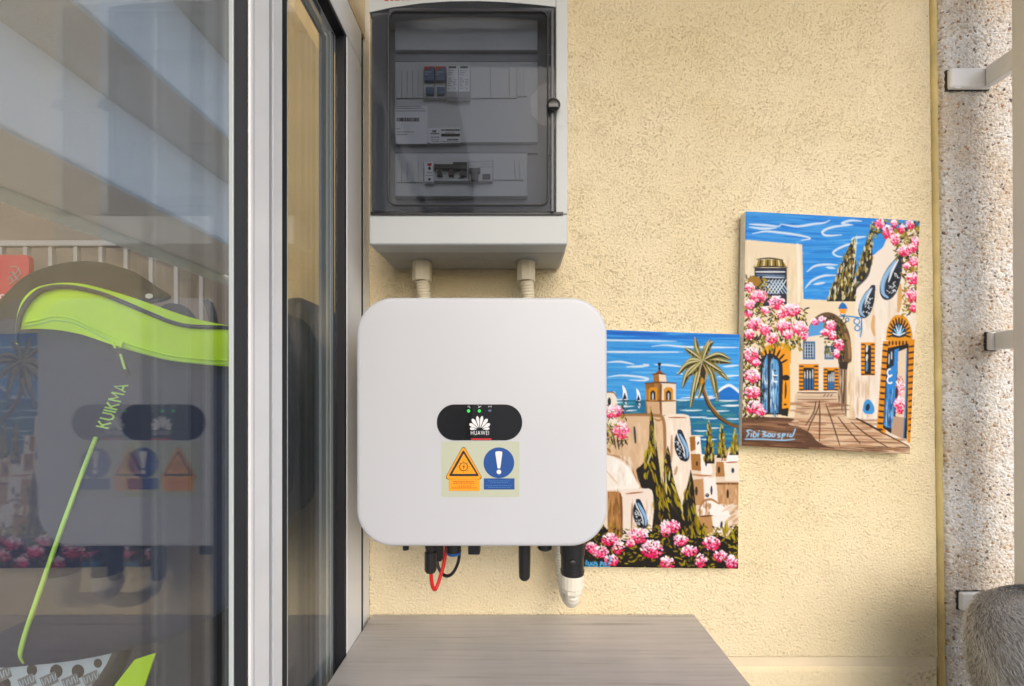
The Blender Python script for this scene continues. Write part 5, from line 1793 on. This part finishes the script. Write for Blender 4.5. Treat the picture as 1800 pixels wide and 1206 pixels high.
    for y, col in ((690, (108, 84, 66)), (697, (186, 160, 134)), (702, (140, 104, 76)), (706, (198, 172, 146))):
        c.stroke([(1402, y), (1436, y + 0.6), (1470, y)], 2.6, col, 0.9, 0.4)
    for k in range(3):
        c.stroke([(1447 + k * 6, 697), (1451 + k * 6, 693)], 1.4, (60, 44, 30), 0.9)
    # paving
    c.poly([(1290, 735), (1396, 734), (1400, 706), (1470, 704), (1484, 733), (1508, 736), (1612, 790), (1630, 810), (1290, 810)], (206, 178, 150))
    c.streaks(1400, 706, 1475, 733, [(150, 110, 82), (196, 166, 138), (120, 84, 60)], 60, (14, 40), (1.5, 4), 0.0, 0.7)
    c.streaks(1380, 735, 1590, 795, [(216, 190, 162), (170, 130, 98), (196, 164, 132), (142, 100, 70)], 170, (20, 60), (1.5, 4), 0.06, 0.65)
    c.poly(smooth_path([(1290, 734), (1340, 733), (1395, 736), (1385, 745), (1405, 752), (1425, 762), (1440, 778), (1480, 790), (1610, 802), (1610, 812), (1290, 812)], 4), (88, 60, 44))
    c.streaks(1300, 738, 1400, 790, [(70, 46, 34), (120, 86, 62), (94, 64, 46), (150, 112, 84)], 130, (20, 60), (1.5, 4), 0.05, 0.65)
    c.streaks(1440, 785, 1600, 800, [(120, 84, 60), (206, 180, 152), (80, 54, 40)], 70, (20, 50), (1.2, 3), 0.06, 0.7)
    for q in ([(1441, 706), (1436, 722), (1426, 742), (1417, 765)], [(1434, 706), (1430, 725), (1416, 748)], [(1440, 705), (1441, 735), (1440, 775)], [(1452, 712), (1462, 740), (1476, 783)], [(1473, 733), (1490, 755), (1512, 780)], [(1496, 742), (1525, 765), (1560, 786)], [(1505, 736), (1545, 757), (1596, 784)]):
        c.stroke(q, 2.2, (72, 44, 28), 0.92, 0.4)
    for y, xa, xb in ((742, 1400, 1500), (752, 1420, 1530), (763, 1415, 1550), (775, 1440, 1580)):
        c.stroke([(xa, y), ((xa + xb) / 2, y + 1.5), (xb, y + 3)], 1.6, (96, 62, 42), 0.7, 0.6)
    # left door with striped arch
    c.poly(smooth_path([(1338, 640), (1340, 616), (1352, 606), (1368, 608), (1382, 622), (1388, 645), (1388, 720), (1374, 720), (1374, 650)], 4), ORG)
    c.poly([(1374, 655), (1388, 640), (1387, 722), (1374, 722)], ORG)
    c.poly([(1372, 602), (1390, 608), (1390, 640), (1380, 625)], ORG)
    for k in range(9):
        a = R(200 + k * 17)
        c.stroke([(1354 + 19 * math.cos(a), 648 + 22 * math.sin(a)), (1354 + 32 * math.cos(a), 648 + 38 * math.sin(a))], 3.4, BLK, 0.95, 0.4, 0.4, 0, False)
    c.poly(smooth_path([(1336, 728), (1337, 640), (1345, 624), (1358, 622), (1370, 632), (1376, 650), (1374, 729)], 4), (30, 28, 34))
    c.poly(smooth_path([(1339, 724), (1340, 648), (1346, 630), (1349, 629), (1349, 725)], 3), (84, 140, 192))
    c.poly(smooth_path([(1354, 726), (1354, 640), (1362, 632), (1369, 645), (1368, 726)], 3), (88, 146, 198))
    c.vstreaks(1341, 640, 1348, 722, [(40, 70, 110), (210, 222, 232), (120, 168, 210)], 40, (10, 30), (1.2, 2.6), 0.85)
    c.vstreaks(1355, 640, 1367, 724, [(40, 70, 110), (216, 226, 234), (120, 168, 210)], 60, (10, 30), (1.2, 2.6), 0.85)
    for y in (656, 667):
        for k in range(8):
            a = R(60 + k * 30)
            c.dab(1363 + 4.5 * math.cos(a), y + 4.5 * math.sin(a), 1.3, 1.3, 0, (236, 238, 240) if k < 6 else BLK)
    c.dab(1381, 664, 7, 5, 0, (30, 20, 14))
    c.stroke([(1381, 672), (1381, 690), (1380, 700)], 3.2, (50, 32, 12), 0.95, 0.6)
    c.dab(1380, 711, 3, 1.6, 0, (60, 30, 10))
    c.poly([(1373, 719), (1386, 717), (1385, 732), (1373, 730)], BLK)
    # right wall: narrow window, fan light, open door, small niche
    framed(1513, 602, 1538, 660, 7, 8)
    for y0, y1, col in ((608, 618, (226, 230, 234)), (624, 634, (226, 230, 234)), (636, 652, (90, 150, 200))):
        c.stroke([(1524, y0), (1523, y1)], 4, col, 0.95, 0.4)
    c.poly(smooth_path([(1557, 598), (1560, 575), (1570, 557), (1582, 554), (1594, 560), (1602, 580), (1602, 597), (1580, 600)], 4), (214, 146, 24))
    for k in range(13):
        a = R(172 + k * 16.4)
        c.stroke([(1580 + 12 * math.cos(a), 588 + 15 * math.sin(a)), (1580 + 20 * math.cos(a), 588 + 29 * math.sin(a))], 2.8, (36, 22, 10), 0.95, 0.3, 0.4, 0, False)
    c.poly(smooth_path([(1567, 592), (1570, 575), (1580, 568), (1590, 576), (1592, 590), (1580, 594)], 4), (30, 40, 60))
    for k in range(7):
        a = R(190 + k * 26)
        c.stroke([(1580, 590), (1580 + 11 * math.cos(a), 589 + 18 * math.sin(a))], 2.0, (130, 196, 236) if k % 2 else (228, 236, 242), 0.95, 0.3, 0.4, 0, False)
    c.poly([(1552, 600), (1610, 596), (1606, 780), (1595, 778), (1592, 612), (1562, 616), (1556, 765), (1541, 752)], (210, 138, 22))
    for k in range(15):
        y = 606 + k * 10.6
        xl_ = 1552 - (y - 600) * 0.065
        c.stroke([(xl_ + 1, y), (xl_ + 9, y + 1)], 3.4, (40, 22, 10), 0.95, 0.3, 0.4, 0, False)
        c.stroke([(1597, y + 4), (1607, y + 2)], 3.2, (60, 32, 12), 0.95, 0.4, 0.4, 0, False)
    for k in range(6):
        c.stroke([(1563 + k * 6, 600), (1563 + k * 6, 606)], 2.6, (40, 22, 10), 0.95, 0.3, 0.4, 0, False)
    c.poly([(1560, 612), (1597, 604), (1594, 772), (1566, 762), (1552, 752)], (26, 22, 26))
    c.poly([(1562, 625), (1572, 615), (1580, 612), (1573, 700), (1570, 755), (1553, 748), (1557, 690)], (62, 132, 202))
    c.poly([(1562, 622), (1572, 615), (1571, 642), (1560, 650)], (28, 34, 50))
    for q in ([(1563, 622), (1562, 640)], [(1567, 618), (1567, 632)], [(1559, 705), (1557, 740)], [(1564, 700), (1562, 740)], [(1569, 700), (1566, 735)]):
        c.stroke(q, 2.0, (224, 230, 236), 0.9, 0.5)
    c.vstreaks(1556, 690, 1570, 748, [(40, 84, 140), (130, 180, 220), (28, 50, 84)], 50, (10, 26), (1.2, 2.4), 0.8)
    for y in (655, 668):
        for k in range(9):
            a = R(50 + k * 28)
            c.dab(1564 + 4.6 * math.cos(a), y + 6 * math.sin(a), 1.5, 1.5, 0, (238, 240, 242))
    c.poly([(1579, 618), (1594, 612), (1592, 735), (1574, 732)], (220, 200, 176))
    c.flowers(1582, 680, 7, 18, 60, PINK[2:] + [(190, 120, 120)])
    c.flowers(1581, 712, 9, 16, 80, PINK)
    c.dab(1576, 690, 2.5, 10, 0, (60, 36, 36))
    c.poly([(1570, 732), (1590, 734), (1588, 772), (1566, 762)], (176, 146, 124))
    c.stroke([(1594, 615), (1592, 700), (1588, 770)], 2.6, (60, 120, 180), 0.9, 0.3)
    c.poly(smooth_path([(1516, 722), (1519, 707), (1527, 702), (1535, 712), (1537, 722), (1532, 728), (1520, 727)], 4), (72, 146, 206))
    c.dab(1525, 716, 3.8, 6.5, 0.2, (30, 36, 56))
    c.stroke([(1505, 735), (1530, 748), (1556, 764)], 3, (50, 32, 24), 0.9, 0.5)
    # eye windows, lamp
    c.stroke([(1582, 500), (1581, 530), (1579, 548)], 8, (196, 146, 82), 0.85, 0.6)
    c.stroke([(1536, 555), (1534, 575), (1537, 590)], 7, (200, 150, 90), 0.8, 0.6)
    c.eyewin(1567, 488, 34, 78, 1)
    c.eyewin(1524, 530, 25, 58, 1)
    c.poly([(1473, 543), (1476, 536), (1481, 531), (1487, 536), (1490, 543)], (34, 104, 176))
    c.poly([(1474, 543), (1489, 543), (1486, 551), (1477, 551)], (232, 150, 30))
    c.stroke([(1477, 552), (1481, 555), (1486, 552)], 2, (34, 104, 176))
    c.stroke([(1475, 556), (1490, 556), (1515, 559)], 2.2, (40, 116, 186), 0.95, 0.2)
    c.stroke([(1514, 558), (1514, 580), (1512, 592)], 2.4, (40, 116, 186), 0.95, 0.4)
    for x, y, r_ in ((1506, 565, 5), (1507, 577, 4.6), (1489, 562, 3)):
        c.stroke([(x + r_ * math.cos(R(30 * k)), y + r_ * math.sin(R(30 * k))) for k in range(12)], 1.7, (40, 116, 186), 0.95, 0.0, 0.4, 0)
    # bougainvillea, left
    c.leaves(1305, 488, 1350, 560, 150, [BLK, OLV, OLV2, (70, 60, 20)], (4, 9), (1.8, 3.4))
    c.leaves(1305, 540, 1416, 600, 260, [BLK, BLK, OLV, OLV2, (70, 60, 20)], (4, 9), (1.8, 3.4))
    c.leaves(1305, 590, 1340, 735, 300, [BLK, BLK, OLV, (70, 60, 20)], (4, 9), (1.8, 3.4))
    c.leaves(1340, 590, 1410, 612, 80, [BLK, OLV, OLV2], (4, 9), (1.5, 3), (0.8, 2.4))
    c.dab(1326, 495, 12, 9, 0, (150, 112, 40))
    for x, y, rx, ry, n_ in ((1318, 505, 8, 9, 55), (1334, 521, 15, 11, 100), (1318, 535, 9, 9, 55), (1365, 532, 14, 12, 100), (1345, 546, 7, 6, 36), (1390, 545, 17, 11, 110), (1374, 553, 8, 6, 36), (1328, 570, 13, 12, 90), (1345, 580, 10, 9, 60),
                             (1318, 588, 8, 9, 50), (1378, 573, 12, 12, 90), (1405, 577, 14, 13, 100), (1356, 595, 10, 10, 60), (1384, 588, 9, 8, 50), (1413, 590, 7, 7, 36), (1321, 624, 12, 14, 90), (1328, 637, 8, 6, 36), (1322, 661, 13, 12, 90), (1322, 690, 14, 11, 90),
                             (1326, 716, 14, 12, 90), (1338, 724, 8, 7, 40), (1315, 552, 6, 6, 30)):
        c.flowers(x, y, rx, ry, n_, PINK)
    # hanging in the arch
    c.leaves(1448, 560, 1484, 625, 130, [BLK, OLV, (70, 60, 20)], (4, 8), (1.5, 3))
    for x, y, rx, ry, n_ in ((1432, 566, 6, 6, 36), (1445, 561, 6, 5, 30), (1460, 574, 9, 11, 70), (1450, 585, 7, 6, 40), (1464, 590, 7, 8, 50), (1474, 606, 8, 11, 60), (1470, 622, 5, 7, 40)):
        c.flowers(x, y, rx, ry, n_, PINK)
    # right edge bougainvillea
    c.leaves(1534, 383, 1624, 412, 130, [BLK, OLV, OLV2, (70, 60, 20)], (4, 9), (1.8, 3.6))
    c.leaves(1575, 405, 1624, 460, 150, [BLK, OLV, OLV2, (110, 80, 30)], (4, 9), (1.8, 3.6))
    c.leaves(1588, 455, 1622, 555, 210, [BLK, OLV, OLV2, (150, 110, 40)], (4, 9), (1.8, 3.6))
    for x, y, rx, ry, n_ in ((1546, 393, 8, 9, 55), (1560, 408, 9, 12, 70), (1571, 394, 6, 7, 36), (1573, 421, 7, 10, 50), (1584, 402, 6, 8, 40), (1600, 395, 7, 8, 45), (1610, 424, 8, 9, 55), (1590, 441, 11, 9, 70), (1604, 436, 8, 8, 45), (1606, 460, 10, 9, 70),
                             (1604, 489, 11, 11, 80), (1603, 519, 11, 12, 80), (1606, 540, 7, 8, 45), (1594, 467, 6, 5, 30)):
        c.flowers(x, y, rx, ry, n_, PINK)
    # signature
    B_ = (150, 196, 232)
    for q in ([(1319, 756), (1313, 757), (1316, 762), (1312, 768)], [(1321, 762), (1320, 768)], [(1325, 759), (1324, 768), (1330, 765), (1326, 759)], [(1333, 761), (1332, 768)], [(1340, 758), (1346, 760), (1341, 763), (1347, 766), (1340, 768)],
              [(1351, 762), (1349, 767), (1354, 767), (1354, 762), (1351, 762)], [(1358, 762), (1357, 767), (1361, 767), (1362, 762)], [(1371, 762), (1367, 764), (1371, 767), (1367, 769)], [(1376, 762), (1374, 772)], [(1375, 763), (1380, 763), (1377, 767)],
              [(1385, 762), (1384, 767)], [(1390, 763), (1388, 767), (1393, 766), (1398, 754)], [(1310, 772), (1340, 772), (1375, 774), (1396, 772)], [(1321, 757), (1321.6, 757.6)], [(1334, 757), (1334.6, 757.6)]):
        c.stroke(q, 2.3, B_, 0.98, 0.25)
    return c


def painting(name, quad, canvas, label, dface, thick):
    """quad: TL, TR, BR, BL in photo pixels at the front of the canvas."""
    tl, tr, br, bl = quad
    cen = P(sum(q[0] for q in quad) / 4, max(q[1] for q in quad), dface)
    root = empty(name, (cen.x, D, cen.z), label, 'painting')
    body = MB()
    ins = 0.0006
    body.loft([[P(*q, dface) + Vector((0, dy, 0)) for q in quad] for dy in (ins, thick)])
    body.build('canvas', M['canvas'], root)
    img, hgt = canvas.result()
    nw_, nh_ = 310, 420
    U, V = np.meshgrid(np.linspace(0, 1, nw_), np.linspace(0, 1, nh_))
    PX = (1 - U) * (1 - V) * tl[0] + U * (1 - V) * tr[0] + U * V * br[0] + (1 - U) * V * bl[0]
    PY = (1 - U) * (1 - V) * tl[1] + U * (1 - V) * tr[1] + U * V * br[1] + (1 - U) * V * bl[1]
    fx = np.clip(PX - canvas.x0 - 0.5, 0, img.shape[1] - 1.001)
    fy = np.clip(PY - canvas.y0 - 0.5, 0, img.shape[0] - 1.001)
    i, j = fy.astype(int), fx.astype(int)
    a, b = (fy - i)[..., None], (fx - j)[..., None]
    col = img[i, j] * (1 - a) * (1 - b) + img[i, j + 1] * (1 - a) * b + img[i + 1, j] * a * (1 - b) + img[i + 1, j + 1] * a * b
    hh = hgt[i, j]
    edge = np.minimum.reduce([U * nw_, (1 - U) * nw_, V * nh_, (1 - V) * nh_])
    Y = dface - 0.00035 * hh - 0.0002 + 0.0005 * np.clip(1 - edge / 2.5, 0, 1) ** 2
    X = (PX - CX) / F * dface
    Z = E - (PY - CY) / F * dface
    lum = col.mean(-1, keepdims=True)
    grid_object('painted_scene', np.stack([X, Y, Z], -1), M['paint'], root, np.clip(lum + (col - lum) * 1.10, 0.004, 0.9) * 0.92)
    return root


painting('painting', [(1000, 577.5), (1300, 588), (1297.5, 1000), (996, 996)], paint_village(),
         'canvas painting of a seaside village with palm tree, half hidden behind the inverter', 0.7155, 0.0175)
painting('painting', [(1311, 371.5), (1617, 388), (1599.5, 798), (1304, 783.5)], paint_alley(),
         'canvas painting of a whitewashed alley with blue doors and pink flowers', 0.7140, 0.0165)

# ---------------------------------------------------------------- table under the inverter
tb = empty('side_table', (0.03, 0.5, 0), 'grey wood laminate table top against the wall below the inverter', 'table')
TZ = P(0, 1079, D).z
tx0, tx1 = -0.2728, P(1219, 0, D).x
MB().box(tx0, tx1, 0.33, D - 0.003, TZ - 0.028, TZ).build('table_top', M['wood'], tb, bevel=0.0012)
MB().box(tx0 + 0.02, tx1 - 0.02, 0.36, 0.376, TZ - 0.10, TZ - 0.0283).build('apron', M['wood'], tb)
for x in (tx0 + 0.02, tx1 - 0.06):
    for y in (0.378, D - 0.045):
        MB().box(x, x + 0.04, y, y + 0.04, 0, TZ - 0.0284).build('leg', M['wood'], tb, bevel=0.002)

# ---------------------------------------------------------------- right side: shutter panel, arms, fur
sp = empty('frame_post', (0.87, 0.63, 0), 'plain beige flat post along the right picture border', 'post')
rr_ = []
pn = MB()
for z, x in ((0.006, 0.8455), (2.77, 0.8335)):
    rr_.append([(x, 0.60, z), (x + 0.07, 0.60, z), (x + 0.07, 0.655, z), (x, 0.655, z)])
pn.loft(rr_)
pn.build('shaft', M['panel_beige'], sp, bevel=0.003)
MB().box(0.835, 0.926, 0.59, 0.668, 0.0, 0.0058).build('base_plate', M['panel_beige'], sp)
for (xa, ya, yb), txt in (((1672, 118, 153), 'topmost white metal bracket arm fixed to the speckled pillar'),
                          ((1742, 583, 615), 'middle metal bracket arm on the pillar level with the paintings'),
                          ((1692, 1043, 1075), 'lowest white metal bracket arm on the pillar just above the grey fur')):
    d_ = 0.7205
    a_, b_ = P(xa, ya, d_), P(xa, yb, d_)
    br_ = empty('bracket_arm', (0.87, 0.70, b_.z), txt, 'bracket', 'bracket arms on the pillar')
    xm = 0.905 if xa > 1700 and ya < 900 else 0.8875
    MB().box(a_.x, xm, d_, D - 0.0055, b_.z, a_.z).build('end_block', M['bracket'], br_, bevel=0.0035, seg=3)
    MB().box(xm - 0.016, xm, 0.6553, d_ - 0.0002, b_.z, a_.z).build('arm', M['bracket'], br_, bevel=0.0035, seg=3)
    MB().box(a_.x - 0.0012, xm + 0.002, D - 0.0075, D - 0.004, b_.z - 0.0006, a_.z + 0.0005).build('wall_seal', M['racket_rim'], br_)
    MB().loft([[P(x, y, d) for x, y in pxcircle(xa + 12, yb - 0.5, 6, 12, 2.5)] for d in (d_ + 0.001, d_ + 0.007)]).build('bolt', M['bracket'], br_)


def fur_throw():
    root = empty('fur_throw', (0.80, 0.52, 0), 'fluffy grey fur throw bulging into the lower right corner', 'throw')
    cx_, cy_, top = 0.757, 0.545, P(0, 1056, 0.545).z
    rings = []
    prof = [(0.03, 0.0), (0.062, -0.004), (0.085, -0.018), (0.098, -0.042), (0.104, -0.075), (0.103, -0.105), (0.096, -0.135), (0.090, -0.17), (0.10, -0.3), (0.12, -0.6), (0.13, top * -1 + 0.02)]
    n = 36

    def surf(r_, dz, a):
        wob = 1 + 0.05 * math.sin(3 * a + dz * 30) + 0.03 * math.sin(5 * a + 1 - dz * 17)
        return Vector((cx_ + 0.02 + r_ * wob * math.cos(a), cy_ + r_ * 0.85 * wob * math.sin(a), top + dz))
    for r_, dz in prof:
        rings.append([surf(r_, dz, 2 * math.pi * k / n) for k in range(n)])
    core = MB()
    core.loft(rings)
    core.build('core', mat('fur_core', (0.30, 0.285, 0.27), 0.9, var=0.2, vscale=60), root, smooth=70)
    # strands
    rg = np.random.default_rng(9)
    V, Fa, C = [], [], []
    base = wloc(root)
    cnt = 0
    zs_ = [p[1] for p in prof]
    rs_ = [p[0] for p in prof]
    for _ in range(42000):
        dz = -0.24 * rg.random() ** 1.1
        a = rg.uniform(0, 2 * math.pi)
        r_ = float(np.interp(-dz, [-z for z in zs_], rs_))
        if rg.random() < 0.22:                     # the crown of the bulge
            r_ = 0.085 * math.sqrt(rg.random())
            dz = float(np.interp(r_, rs_[:5], zs_[:5]))
        p = surf(r_, dz, a)
        nrm = Vector((math.cos(a), math.sin(a), 0.25 + 0.9 * max(0, 1 + dz / 0.05))).normalized()
        clump = math.sin(a * 9 + dz * 70) * 0.35 + math.sin(a * 17 - dz * 110) * 0.25
        lay = Vector((0.35 - 0.6 * math.sin(a), 0.6 * math.cos(a), -0.75 + 0.2 * clump)) + Vector(rg.normal(0, 0.17, 3))
        lay = (lay - nrm * lay.dot(nrm)).normalized()
        L = rg.uniform(0.007, 0.013)
        w_ = rg.uniform(0.00028, 0.00055)
        d1 = (nrm * 0.55 + lay * 0.85).normalized()
        d2 = (nrm * 0.12 + lay).normalized()
        p1 = p + d1 * L * 0.5
        p2 = p1 + d2 * L * 0.5
        sd_ = lay.cross(nrm).normalized() * w_
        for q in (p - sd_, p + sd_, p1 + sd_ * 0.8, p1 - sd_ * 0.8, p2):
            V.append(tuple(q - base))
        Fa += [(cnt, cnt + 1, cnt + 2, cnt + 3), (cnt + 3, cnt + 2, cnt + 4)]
        cnt += 5
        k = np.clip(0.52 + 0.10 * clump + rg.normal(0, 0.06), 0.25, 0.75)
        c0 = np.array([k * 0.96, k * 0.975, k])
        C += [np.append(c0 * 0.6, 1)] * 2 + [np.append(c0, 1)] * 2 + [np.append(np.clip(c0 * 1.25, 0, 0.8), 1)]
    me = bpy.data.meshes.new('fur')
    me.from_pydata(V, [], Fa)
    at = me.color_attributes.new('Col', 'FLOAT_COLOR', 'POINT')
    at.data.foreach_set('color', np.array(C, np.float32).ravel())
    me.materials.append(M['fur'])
    o = bpy.data.objects.new('fur', me)
    COL.objects.link(o)
    o.parent = root
    o['kind'] = 'stuff'


fur_throw()
